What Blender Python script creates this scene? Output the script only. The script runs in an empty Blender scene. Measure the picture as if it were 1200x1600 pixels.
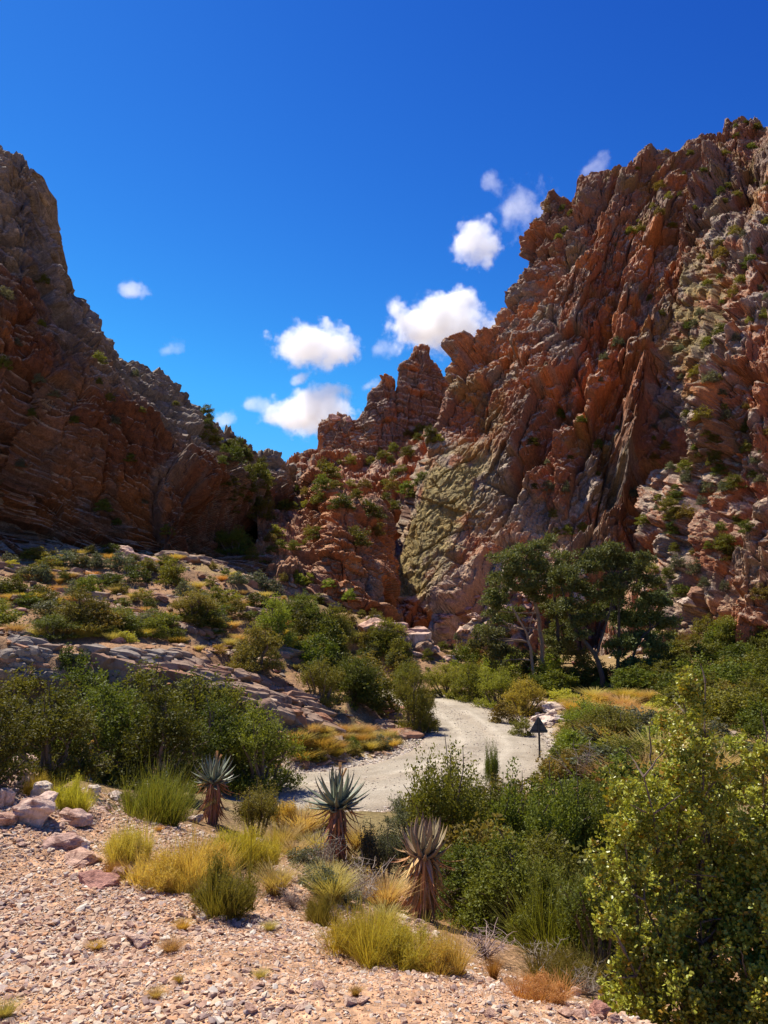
import bpy, bmesh, math, random
import numpy as np
from mathutils import Vector, Matrix, Euler

sc = bpy.context.scene
COL = sc.collection
PI = math.pi
rad = math.radians

# ------------------------------------------------------------------ camera
PITCH = rad(7.6)
F = 1200.0
cam_d = bpy.data.cameras.new('camera')
cam = bpy.data.objects.new('camera', cam_d)
COL.objects.link(cam)
cam_d.sensor_fit = 'VERTICAL'
cam_d.sensor_height = 36.0
cam_d.lens = 27.0
cam_d.clip_start = 0.1
cam_d.clip_end = 20000
cam.rotation_euler = (PI/2 + PITCH, 0, 0)
sc.camera = cam

# ------------------------------------------------------------------ light
SUN_EL, SUN_AZ = 59.0, -47.0
SKY_STRENGTH = 0.078
SUN_STRENGTH = 5.0
world = bpy.data.worlds.new("World")
sc.world = world
world.use_nodes = True
wn, wl = world.node_tree.nodes, world.node_tree.links
wn.clear()
sky = wn.new('ShaderNodeTexSky')
sky.sky_type = 'NISHITA'
sky.sun_disc = False
sky.sun_elevation = rad(SUN_EL)
sky.sun_rotation = rad(SUN_AZ % 360)
sky.altitude = 900
sky.air_density = 1.0
sky.dust_density = 0.15
sky.ozone_density = 3.0
# deep, clear mountain sky: one response for every direction
sp_ = wn.new('ShaderNodeSeparateColor'); cb_ = wn.new('ShaderNodeCombineColor')
wl.new(sky.outputs[0], sp_.inputs[0])
for ch, (gain, gam, cap) in enumerate(((0.103, 2.2, 1.0), (0.218, 2.2, 1.0), (0.889, 1.25, 1.35))):
    pw_ = wn.new('ShaderNodeMath'); pw_.operation = 'POWER'; pw_.inputs[1].default_value = gam
    mg_ = wn.new('ShaderNodeMath'); mg_.operation = 'MULTIPLY'; mg_.inputs[1].default_value = gain
    mc_ = wn.new('ShaderNodeMath'); mc_.operation = 'MULTIPLY'; mc_.inputs[1].default_value = cap
    mn_ = wn.new('ShaderNodeMath'); mn_.operation = 'SMOOTH_MIN'; mn_.inputs[2].default_value = 0.3
    wl.new(sp_.outputs[ch], pw_.inputs[0]); wl.new(pw_.outputs[0], mg_.inputs[0]); wl.new(sp_.outputs[ch], mc_.inputs[0])
    wl.new(mg_.outputs[0], mn_.inputs[0]); wl.new(mc_.outputs[0], mn_.inputs[1]); wl.new(mn_.outputs[0], cb_.inputs[ch])
bg = wn.new('ShaderNodeBackground')
bg.inputs['Strength'].default_value = SKY_STRENGTH
wo = wn.new('ShaderNodeOutputWorld')
wl.new(cb_.outputs[0], bg.inputs[0])
wl.new(bg.outputs[0], wo.inputs['Surface'])

sun_d = bpy.data.lights.new('sun', 'SUN')
sun_d.energy = SUN_STRENGTH
sun_d.angle = rad(0.53)
sun_d.color = (1.0, 0.94, 0.83)
sun = bpy.data.objects.new('sun', sun_d)
COL.objects.link(sun)
sv = Vector((math.sin(rad(SUN_AZ))*math.cos(rad(SUN_EL)), math.cos(rad(SUN_AZ))*math.cos(rad(SUN_EL)), math.sin(rad(SUN_EL))))
sun.rotation_euler = sv.to_track_quat('Z', 'Y').to_euler()

vs = sc.view_settings
vs.view_transform = 'Standard'
vs.look = 'None'
vs.exposure = 0.66
vs.gamma = 1.0
vs.use_curve_mapping = False
sc.render.engine = 'CYCLES'
cy = sc.cycles
cy.max_bounces = 9
cy.diffuse_bounces = 3
cy.transmission_bounces = 3
cy.volume_bounces = 7
cy.use_denoising = True

# ------------------------------------------------------------------ noise
def _h(ix, iy, iz, seed):
    n = (ix.astype(np.int64)*73856093) ^ (iy.astype(np.int64)*19349663) ^ (iz.astype(np.int64)*83492791) ^ (seed*2654435761)
    n = (n ^ (n >> 13)) * 1274126177
    n = n ^ (n >> 16)
    n = (n * 668265263) & 0xffffffff
    n = n ^ (n >> 15)
    return (n & 0xffffff).astype(np.float64) / float(0xffffff)

def vnoise(x, y, z=None, seed=0):
    """smooth value noise, about -1..1"""
    if z is None:
        x0 = np.floor(x); y0 = np.floor(y)
        fx = x-x0; fy = y-y0
        ux = fx*fx*fx*(fx*(fx*6-15)+10); uy = fy*fy*fy*(fy*(fy*6-15)+10)
        zz = np.zeros_like(x0)
        a = _h(x0, y0, zz, seed); b = _h(x0+1, y0, zz, seed)
        c = _h(x0, y0+1, zz, seed); d = _h(x0+1, y0+1, zz, seed)
        return ((a*(1-ux)+b*ux)*(1-uy) + (c*(1-ux)+d*ux)*uy)*2-1
    x0 = np.floor(x); y0 = np.floor(y); z0 = np.floor(z)
    fx = x-x0; fy = y-y0; fz = z-z0
    ux = fx*fx*(3-2*fx); uy = fy*fy*(3-2*fy); uz = fz*fz*(3-2*fz)
    r = 0
    for dx in (0, 1):
        for dy in (0, 1):
            for dz in (0, 1):
                w = (ux if dx else 1-ux)*(uy if dy else 1-uy)*(uz if dz else 1-uz)
                r = r + w*_h(x0+dx, y0+dy, z0+dz, seed)
    return r*2-1

def fbm(x, y, octaves=4, seed=0, gain=0.5):
    s = 0; a = 1.0; t = 0
    for o in range(octaves):
        s = s + a*vnoise(x*(2.03**o)+o*17.3, y*(2.03**o)-o*9.1, None, seed+o*7)
        t += a; a *= gain
    return s/t*1.4

def cells(x, y, seed=0, jitter=0.9):
    """2D voronoi: F1, F2, offset to own centre, three random numbers of the own cell"""
    x0 = np.floor(x); y0 = np.floor(y)
    F1 = np.full(x.shape, 9.0); F2 = np.full(x.shape, 9.0)
    bx = np.zeros(x.shape); by = np.zeros(x.shape); ci = np.zeros(x.shape); cj = np.zeros(x.shape)
    zz = np.zeros_like(x0)
    for i in (-1, 0, 1):
        for j in (-1, 0, 1):
            cx = x0+i; cyy = y0+j
            px = cx+0.5+(_h(cx, cyy, zz, seed)-0.5)*jitter
            py = cyy+0.5+(_h(cx, cyy, zz+1, seed)-0.5)*jitter
            dx = x-px; dy = y-py
            d = dx*dx+dy*dy
            m = d < F1
            F2 = np.where(m, F1, np.minimum(F2, d))
            bx = np.where(m, dx, bx); by = np.where(m, dy, by)
            ci = np.where(m, cx, ci); cj = np.where(m, cyy, cj)
            F1 = np.where(m, d, F1)
    return (np.sqrt(F1), np.sqrt(F2), bx, by, _h(ci, cj, zz+2, seed), _h(ci, cj, zz+3, seed), _h(ci, cj, zz+4, seed))

def smooth(a, b, x):
    t = np.clip((x-a)/(b-a), 0, 1)
    return t*t*(3-2*t)

def mix(a, b, t):
    a = np.asarray(a, float); b = np.asarray(b, float)
    t = np.asarray(t)[..., None]
    return a*(1-t)+b*t

# ------------------------------------------------------------------ helpers
CT, ST = math.cos(PITCH), math.sin(PITCH)
def W(px, py, D):
    """the point at forward distance D that the photograph shows at pixel (px, py)"""
    u = (px-600)/F; v = (800-py)/F
    dy = CT - v*ST; dz = ST + v*CT
    return np.array((u/dy*D, D, dz/dy*D))

def ray(px, py):
    u = (px-600)/F; v = (800-py)/F
    return Vector((u, CT - v*ST, ST + v*CT)).normalized()

def mesh_np(name, verts, faces, mat=None, colors=None, sm=False):
    """faces: (n,k) int array"""
    verts = np.asarray(verts, np.float32); faces = np.asarray(faces, np.int32)
    me = bpy.data.meshes.new(name)
    n, k = faces.shape
    me.vertices.add(len(verts)); me.vertices.foreach_set('co', verts.ravel())
    me.loops.add(n*k); me.loops.foreach_set('vertex_index', faces.ravel())
    me.polygons.add(n)
    me.polygons.foreach_set('loop_start', np.arange(0, n*k, k, dtype=np.int32))
    me.polygons.foreach_set('loop_total', np.full(n, k, np.int32))
    if colors is not None:
        ca = me.color_attributes.new('Col', 'FLOAT_COLOR', 'POINT')
        c4 = np.ones((len(verts), 4), np.float32); c4[:, :3] = np.clip(colors, 0, 1)
        ca.data.foreach_set('color', c4.ravel())
    me.update(calc_edges=True)
    me.polygons.foreach_set('use_smooth', np.full(n, sm, bool))
    if mat: me.materials.append(mat)
    return me

def link(name, me, parent=None, loc=None, rot=None, scale=None):
    o = bpy.data.objects.new(name, me)
    COL.objects.link(o)
    if parent: o.parent = parent
    if loc is not None: o.location = loc
    if rot is not None: o.rotation_euler = rot
    if scale is not None: o.scale = scale
    return o

def tag(o, label=None, cat=None, group=None, kind=None):
    if label: o['label'] = label
    if cat: o['category'] = cat
    if group: o['group'] = group
    if kind: o['kind'] = kind
    return o

def nodes(name):
    m = bpy.data.materials.new(name); m.use_nodes = True
    nt = m.node_tree; nt.nodes.clear()
    out = nt.nodes.new('ShaderNodeOutputMaterial')
    return m, nt.nodes, nt.links, out

def tex_noise(N, L, scale, detail=6, rough=0.6, vec=None, dist=0.0):
    t = N.new('ShaderNodeTexNoise'); t.inputs['Scale'].default_value = scale
    t.inputs['Detail'].default_value = detail; t.inputs['Roughness'].default_value = rough
    t.inputs['Distortion'].default_value = dist
    if vec is not None: L.new(vec, t.inputs['Vector'])
    return t

def ramp(N, L, src, stops):
    r = N.new('ShaderNodeValToRGB')
    el = r.color_ramp.elements
    while len(el) > 1: el.remove(el[-1])
    el[0].position = stops[0][0]; el[0].color = (*stops[0][1], 1)
    for p, c in stops[1:]:
        e = el.new(p); e.color = (*c, 1)
    L.new(src, r.inputs[0])
    return r

def rock_material(name, size=1.0, bump=0.6):
    m, N, L, out = nodes(name)
    co = N.new('ShaderNodeTexCoord')
    at = N.new('ShaderNodeAttribute'); at.attribute_name = 'Col'
    n1 = tex_noise(N, L, 2.2/size, 8, 0.7, co.outputs['Object'])
    n2 = tex_noise(N, L, 9.0/size, 6, 0.7, co.outputs['Object'])
    vo = N.new('ShaderNodeTexVoronoi'); vo.feature = 'DISTANCE_TO_EDGE'; vo.inputs['Scale'].default_value = 1.3/size
    nw = tex_noise(N, L, 1.5/size, 3, 0.6, co.outputs['Object'])
    mx = N.new('ShaderNodeMixRGB'); mx.blend_type = 'ADD'; mx.inputs[0].default_value = 0.5*size
    L.new(co.outputs['Object'], mx.inputs[1]); L.new(nw.outputs['Color'], mx.inputs[2])
    L.new(mx.outputs[0], vo.inputs['Vector'])
    r1 = ramp(N, L, n1.outputs[0], [(0.28, (0.55, 0.52, 0.5)), (0.5, (0.95, 0.95, 0.95)), (0.68, (1.35, 1.3, 1.25))])
    r2 = ramp(N, L, n2.outputs[0], [(0.3, (0.6, 0.6, 0.62)), (0.5, (1, 1, 1)), (0.7, (1.35, 1.35, 1.32))])
    a = N.new('ShaderNodeMixRGB'); a.blend_type = 'MULTIPLY'; a.inputs[0].default_value = 1
    L.new(at.outputs['Color'], a.inputs[1]); L.new(r1.outputs[0], a.inputs[2])
    b = N.new('ShaderNodeMixRGB'); b.blend_type = 'MULTIPLY'; b.inputs[0].default_value = 1
    L.new(a.outputs[0], b.inputs[1]); L.new(r2.outputs[0], b.inputs[2])
    bs = N.new('ShaderNodeBsdfPrincipled'); bs.inputs['Roughness'].default_value = 0.85
    bs.inputs['Specular IOR Level'].default_value = 0.25
    L.new(b.outputs[0], bs.inputs['Base Color'])
    # height
    ad = N.new('ShaderNodeMath'); ad.operation = 'MULTIPLY_ADD'; ad.inputs[1].default_value = 0.45
    L.new(n2.outputs[0], ad.inputs[0]); L.new(n1.outputs[0], ad.inputs[2])
    cr = N.new('ShaderNodeMath'); cr.operation = 'MINIMUM'; cr.inputs[1].default_value = 0.06
    L.new(vo.outputs['Distance'], cr.inputs[0])
    ad2 = N.new('ShaderNodeMath'); ad2.operation = 'MULTIPLY_ADD'; ad2.inputs[1].default_value = 2.5
    L.new(cr.outputs[0], ad2.inputs[0]); L.new(ad.outputs[0], ad2.inputs[2])
    bp = N.new('ShaderNodeBump'); bp.inputs['Strength'].default_value = bump; bp.inputs['Distance'].default_value = 0.35*size
    L.new(ad2.outputs[0], bp.inputs['Height']); L.new(bp.outputs[0], bs.inputs['Normal'])
    L.new(bs.outputs[0], out.inputs[0])
    return m

def stone_material(name, c1, c2, c3, scale=6):
    """single stones: colour differs from stone to stone, with veins and patches"""
    m, N, L, out = nodes(name)
    co = N.new('ShaderNodeTexCoord'); oi = N.new('ShaderNodeObjectInfo')
    r = ramp(N, L, oi.outputs['Random'], [(0.0, c1), (0.5, c2), (1.0, c3)])
    n1 = tex_noise(N, L, scale*0.35, 6, 0.65, co.outputs['Object'], 0.4)
    n2 = tex_noise(N, L, scale*2.5, 5, 0.7, co.outputs['Object'])
    r1 = ramp(N, L, n1.outputs[0], [(0.40, (0.50, 0.40, 0.38)), (0.47, (0.9, 0.86, 0.84)), (0.6, (1.15, 1.15, 1.15)), (0.68, (1.35, 1.35, 1.3))])
    r2 = ramp(N, L, n2.outputs[0], [(0.3, (0.75, 0.72, 0.72)), (0.7, (1.25, 1.25, 1.25))])
    a = N.new('ShaderNodeMixRGB'); a.blend_type = 'MULTIPLY'; a.inputs[0].default_value = 1
    L.new(r.outputs[0], a.inputs[1]); L.new(r1.outputs[0], a.inputs[2])
    b = N.new('ShaderNodeMixRGB'); b.blend_type = 'MULTIPLY'; b.inputs[0].default_value = 1
    L.new(a.outputs[0], b.inputs[1]); L.new(r2.outputs[0], b.inputs[2])
    bs = N.new('ShaderNodeBsdfPrincipled'); bs.inputs['Roughness'].default_value = 0.8
    bs.inputs['Specular IOR Level'].default_value = 0.3
    L.new(b.outputs[0], bs.inputs['Base Color'])
    bp = N.new('ShaderNodeBump'); bp.inputs['Strength'].default_value = 0.6; bp.inputs['Distance'].default_value = 0.05
    L.new(n2.outputs[0], bp.inputs['Height']); L.new(bp.outputs[0], bs.inputs['Normal'])
    L.new(bs.outputs[0], out.inputs[0])
    return m

def leaf_material(name, col, trans=0.35, rough=0.5, spec=0.3, vary=0.25, huev=0.03):
    m, N, L, out = nodes(name)
    at = N.new('ShaderNodeAttribute'); at.attribute_name = 'Col'
    oi = N.new('ShaderNodeObjectInfo')
    mu = N.new('ShaderNodeMixRGB'); mu.blend_type = 'MULTIPLY'; mu.inputs[0].default_value = 1
    mu.inputs[1].default_value = (*[v*0.93 for v in col], 1); L.new(at.outputs['Color'], mu.inputs[2])
    hs = N.new('ShaderNodeHueSaturation')
    mr = N.new('ShaderNodeMapRange'); mr.inputs['To Min'].default_value = 1-vary; mr.inputs['To Max'].default_value = 1+vary
    L.new(oi.outputs['Random'], mr.inputs['Value']); L.new(mr.outputs[0], hs.inputs['Value'])
    wv = N.new('ShaderNodeMath'); wv.operation = 'MULTIPLY'; wv.inputs[1].default_value = 7.31
    L.new(oi.outputs['Random'], wv.inputs[0])
    fr = N.new('ShaderNodeMath'); fr.operation = 'FRACT'; L.new(wv.outputs[0], fr.inputs[0])
    mr2 = N.new('ShaderNodeMapRange'); mr2.inputs['To Min'].default_value = 0.5-huev; mr2.inputs['To Max'].default_value = 0.5+huev
    L.new(fr.outputs[0], mr2.inputs['Value']); L.new(mr2.outputs[0], hs.inputs['Hue'])
    L.new(mu.outputs[0], hs.inputs['Color'])
    bs = N.new('ShaderNodeBsdfPrincipled'); bs.inputs['Roughness'].default_value = rough
    bs.inputs['Specular IOR Level'].default_value = spec
    L.new(hs.outputs[0], bs.inputs['Base Color'])
    tr = N.new('ShaderNodeBsdfTranslucent')
    br = N.new('ShaderNodeMixRGB'); br.blend_type = 'MULTIPLY'; br.inputs[0].default_value = 1
    br.inputs[2].default_value = (1.35, 1.3, 0.7, 1); L.new(hs.outputs[0], br.inputs[1]); L.new(br.outputs[0], tr.inputs[0])
    ms = N.new('ShaderNodeMixShader'); ms.inputs[0].default_value = trans
    L.new(bs.outputs[0], ms.inputs[1]); L.new(tr.outputs[0], ms.inputs[2])
    L.new(ms.outputs[0], out.inputs[0])
    return m

def plain_material(name, col, rough=0.8, metal=0.0, spec=0.3, noise=0.25, scale=20):
    m, N, L, out = nodes(name)
    co = N.new('ShaderNodeTexCoord')
    n = tex_noise(N, L, scale, 5, 0.6, co.outputs['Object'])
    r = ramp(N, L, n.outputs[0], [(0.3, tuple(c*(1-noise) for c in col)), (0.7, tuple(c*(1+noise) for c in col))])
    bs = N.new('ShaderNodeBsdfPrincipled'); bs.inputs['Roughness'].default_value = rough
    bs.inputs['Metallic'].default_value = metal; bs.inputs['Specular IOR Level'].default_value = spec
    L.new(r.outputs[0], bs.inputs['Base Color'])
    bp = N.new('ShaderNodeBump'); bp.inputs['Strength'].default_value = 0.3; bp.inputs['Distance'].default_value = 0.01
    L.new(n.outputs[0], bp.inputs['Height']); L.new(bp.outputs[0], bs.inputs['Normal'])
    L.new(bs.outputs[0], out.inputs[0])
    return m

# ------------------------------------------------------------------ ground
ROAD_Z = -5.2
road_pts = np.array([(-40, 26), (-26, 23.5), (-14, 22.6), (-4, 23.3), (0.6, 25.2), (3.2, 28.8), (4.1, 33), (4.0, 38), (3.4, 43), (2.3, 48), (-0.5, 53), (-6, 58), (-14, 62)], float)
def catmull(P, t):
    n = len(P); i = np.clip(np.floor(t).astype(int), 0, n-2); f = (t-i)
    def g(k): return P[np.clip(k, 0, n-1)]
    p0, p1, p2, p3 = g(i-1), g(i), g(i+1), g(i+2)
    f = f.reshape(f.shape + (1,)*(P.ndim-1))
    return 0.5*((2*p1) + (-p0+p2)*f + (2*p0-5*p1+4*p2-p3)*f*f + (-p0+3*p1-3*p2+p3)*f*f*f)
road_c = catmull(road_pts, np.linspace(0, len(road_pts)-1, 300))
def road_dist(x, y):
    d = np.full(x.shape, 1e9)
    for a in road_c[::2]:
        d = np.minimum(d, (x-a[0])**2 + (y-a[1])**2)
    return np.sqrt(d)

gp = [W(*p) for p in [
    (0,1600,3.0),(600,1600,3.0),(900,1600,3.1),(0,1350,5.5),(-300,1400,5),(300,1430,5.0),(170,1290,7),(100,1260,7.5),(0,1210,8),(-300,1250,6.5),
    (-500,1200,9),(560,1430,6),(450,1350,7.5),(250,1280,9),(330,1287,12),(530,1362,10.5),(660,1434,8.5),(700,1512,4.8),(870,1560,4.2),
    (640,1500,5),(1000,1600,4),(1080,1680,4.6),(760,1500,7),(900,1480,8),(1100,1500,8),(1300,1500,7),(450,1270,15),(200,1230,16),(0,1200,14),(-300,1180,14),
    (600,1330,14),(600,1255,20.0),(450,1250,20),(300,1215,21),(0,1175,22),(-300,1150,22),
    (560,1150,30),(530,1140,28),(400,1100,27),(300,1045,29),(150,1015,29),(0,1000,28),(-300,960,28),
    (200,990,33),(100,930,40),(0,870,50),(150,860,52),(300,880,52),(300,950,40),(400,1000,38),(450,1050,36),(500,1085,34),(600,1130,35),
    (620,1060,42),(560,1000,48),(500,960,52),(400,900,56),(600,980,62),(640,1030,58),(640,1000,75),(690,1040,75),(640,1105,38.5),
    (750,1100,50),(850,1105,45),(950,1090,50),(850,1150,33),(1000,1150,32),(1100,1130,35),(1200,1130,35),(1200,1050,50),(1100,1000,62),
    (1000,1040,62),(860,1050,66),(940,1080,55),(760,1030,75),(1200,1200,24),(1000,1250,20),(800,1250,20),(850,1200,26),(1300,1000,60),(1600,980,50),(1600,1200,20),
    (-300,860,44),(-600,860,44),(-600,960,28)]]
gp += [np.array(p, float) for p in [(0,0,-1.6),(-3,0,-1.5),(3,0,-2.3),(0,-6,-1.6),(-10,0,-1.2),(9,2,-4.5),(12,-6,-4.5),(-10,-10,-1),(10,-20,-4),(-30,0,2),(-30,-30,3),(30,0,-5),(30,-30,-4),
    (0,-60,0),(60,20,-3),(-60,20,6),(-60,60,8),(-40,90,4),(60,70,-3),(40,110,-6),(0,110,-4),(0,150,-6),(-40,150,0),(80,150,-4),(40,140,-6)]]
gp = np.array(gp)
def rbf_k(r): return np.sqrt(r*r+2.5)
_d = np.sqrt(((gp[:, None, :2]-gp[None, :, :2])**2).sum(-1))
_A = rbf_k(_d) - np.eye(len(gp))*0.0
_n = len(gp)
_M = np.zeros((_n+3, _n+3)); _M[:_n, :_n] = _A + np.eye(_n)*(-0.05)
_M[:_n, _n] = 1; _M[:_n, _n+1:] = gp[:, :2]; _M[_n, :_n] = 1; _M[_n+1:, :_n] = gp[:, :2].T
_w = np.linalg.solve(_M, np.concatenate([gp[:, 2], [0, 0, 0]]))
def base_h(x, y):
    x = np.asarray(x, float); y = np.asarray(y, float)
    s = _w[_n] + _w[_n+1]*x + _w[_n+2]*y
    for i in range(_n):
        s = s + _w[i]*rbf_k(np.sqrt((x-gp[i, 0])**2+(y-gp[i, 1])**2))
    r = np.sqrt(x*x+y*y)
    k = smooth(120, 220, r)
    return s*(1-k) + 2.0*k

def gravel_edge(x):
    return np.interp(x, [-12, -4, -2.5, -.94, -.2, .4, .95, 1.33, 3], [9, 8.4, 8.1, 7.6, 6.2, 5.05, 4.45, 4.1, 2.0])

def ground_h(x, y, detail=True):
    z = base_h(x, y)
    rd = road_dist(x, y)
    r = np.sqrt(x*x+y*y)
    k = 1-smooth(3.0, 5.6, rd)
    far = smooth(24, 34, y)*(1-smooth(150, 300, r))
    if detail:
        hill = far*smooth(2.5, 6, rd)
        left = 1-smooth(-2, 6, x)
        # beds that step out of the hillside
        bd = z*1.6 + 0.10*x + 0.35*fbm(x*0.12, y*0.12, 3, 5)*3
        st = np.floor(bd) + smooth(0.62, 0.98, bd-np.floor(bd))
        z = z + hill*left*(st-bd)/1.6*0.75
        z = z + hill*(fbm(x*0.22, y*0.22, 5, 11)*0.55 + fbm(x*1.1, y*1.1, 3, 12)*0.10)
        nearw = 1-smooth(14, 30, r)
        z = z + nearw*(fbm(x*0.9, y*0.9, 4, 21)*0.06 + fbm(x*6, y*6, 3, 23)*0.012)
        z = z + (1-nearw)*(1-hill)*fbm(x*0.5, y*0.5, 4, 31)*0.12*(1-smooth(150, 300, r))
    z = z*(1-k) + (ROAD_Z-0.06+0.02*(fbm(x*0.5, y*0.5, 2, 41)))*k
    return z

def build_ground():
    th = np.concatenate([np.linspace(-34, 34, 520), np.linspace(34, 326, 76)[1:-1]])
    th = np.radians(th)
    R = np.concatenate([[0.3], np.geomspace(1.2, 110, 400), np.geomspace(110, 9000, 24)[1:]])
    T, RR = np.meshgrid(th, R)
    X = RR*np.sin(T); Y = RR*np.cos(T)
    Z = ground_h(X, Y)
    nr, nt = X.shape
    V = np.stack([X, Y, Z], -1).reshape(-1, 3)
    i = np.arange(nr-1)[:, None]; j = np.arange(nt)[None, :]
    j2 = (j+1) % nt
    Q = np.stack([i*nt+j, (i+1)*nt+j, (i+1)*nt+j2, i*nt+j2], -1).reshape(-1, 4)[:, ::-1]
    # real soil colours
    fine = fbm(X*1.3, Y*1.3, 4, 51); big = fbm(X*0.15, Y*0.15, 3, 52)
    grav = np.array((0.58, 0.35, 0.205)); soil = np.array((0.36, 0.22, 0.12)); hillc = np.array((0.38, 0.215, 0.11))
    straw = np.array((0.36, 0.27, 0.11)); pale = np.array((0.55, 0.48, 0.38)); veg = np.array((0.13, 0.12, 0.05))
    c = mix(np.broadcast_to(soil, X.shape+(3,)), hillc, smooth(-0.3, 0.4, fine))
    g = 1-smooth(-0.6, 1.2, Y-gravel_edge(X)+fine*0.8)
    g = np.where(Y < -2, 1, g)
    c = mix(c, grav*1.0, g)
    c = mix(c, straw, (1-g)*smooth(0.0, 0.6, big+fine*0.6)*0.8)
    mid = smooth(9, 14, Y)*(1-smooth(20, 23, Y))
    c = mix(c, veg, mid*0.5)
    rightv = smooth(4, 8, X)*smooth(22, 30, Y)
    c = mix(c, straw*0.8, rightv*0.6)
    rd = road_dist(X, Y)
    c = mix(c, pale, (1-smooth(2.9, 3.9, rd+fine*0.7)))
    me = mesh_np('ground', V, Q, None, c.reshape(-1, 3)*0.84, True)
    m, N, L, out = nodes('ground_soil')
    co = N.new('ShaderNodeTexCoord'); at = N.new('ShaderNodeAttribute'); at.attribute_name = 'Col'
    n1 = tex_noise(N, L, 1.2, 8, 0.7, co.outputs['Object']); n2 = tex_noise(N, L, 14, 6, 0.7, co.outputs['Object'])
    vo = N.new('ShaderNodeTexVoronoi'); vo.inputs['Scale'].default_value = 26; L.new(co.outputs['Object'], vo.inputs['Vector'])
    vo2 = N.new('ShaderNodeTexVoronoi'); vo2.inputs['Scale'].default_value = 5; L.new(co.outputs['Object'], vo2.inputs['Vector'])
    r1 = ramp(N, L, n1.outputs[0], [(0.3, (0.65, 0.6, 0.55)), (0.7, (1.25, 1.25, 1.25))])
    r2 = ramp(N, L, n2.outputs[0], [(0.3, (0.7, 0.68, 0.66)), (0.7, (1.25, 1.25, 1.25))])
    hv = N.new('ShaderNodeHueSaturation'); L.new(at.outputs['Color'], hv.inputs['Color'])
    sp = N.new('ShaderNodeSeparateColor'); L.new(vo.outputs['Color'], sp.inputs[0])
    mr = N.new('ShaderNodeMapRange'); mr.inputs['To Min'].default_value = 0.65; mr.inputs['To Max'].default_value = 1.35
    L.new(sp.outputs[0], mr.inputs['Value']); L.new(mr.outputs[0], hv.inputs['Value'])
    a = N.new('ShaderNodeMixRGB'); a.blend_type = 'MULTIPLY'; a.inputs[0].default_value = 1
    L.new(hv.outputs[0], a.inputs[1]); L.new(r1.outputs[0], a.inputs[2])
    b = N.new('ShaderNodeMixRGB'); b.blend_type = 'MULTIPLY'; b.inputs[0].default_value = 1
    L.new(a.outputs[0], b.inputs[1]); L.new(r2.outputs[0], b.inputs[2])
    bs = N.new('ShaderNodeBsdfPrincipled'); bs.inputs['Roughness'].default_value = 0.95; bs.inputs['Specular IOR Level'].default_value = 0.15
    L.new(b.outputs[0], bs.inputs['Base Color'])
    ad = N.new('ShaderNodeMath'); ad.operation = 'MULTIPLY_ADD'; ad.inputs[1].default_value = -0.5
    L.new(vo.outputs['Distance'], ad.inputs[0]); L.new(n2.outputs[0], ad.inputs[2])
    ad2 = N.new('ShaderNodeMath'); ad2.operation = 'MULTIPLY_ADD'; ad2.inputs[1].default_value = -1.0
    L.new(vo2.outputs['Distance'], ad2.inputs[0]); L.new(ad.outputs[0], ad2.inputs[2])
    bp = N.new('ShaderNodeBump'); bp.inputs['Strength'].default_value = 0.7; bp.inputs['Distance'].default_value = 0.04
    L.new(ad2.outputs[0], bp.inputs['Height']); L.new(bp.outputs[0], bs.inputs['Normal'])
    L.new(bs.outputs[0], out.inputs[0])
    me.materials.append(m)
    tag(link('ground', me), kind='structure')

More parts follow.
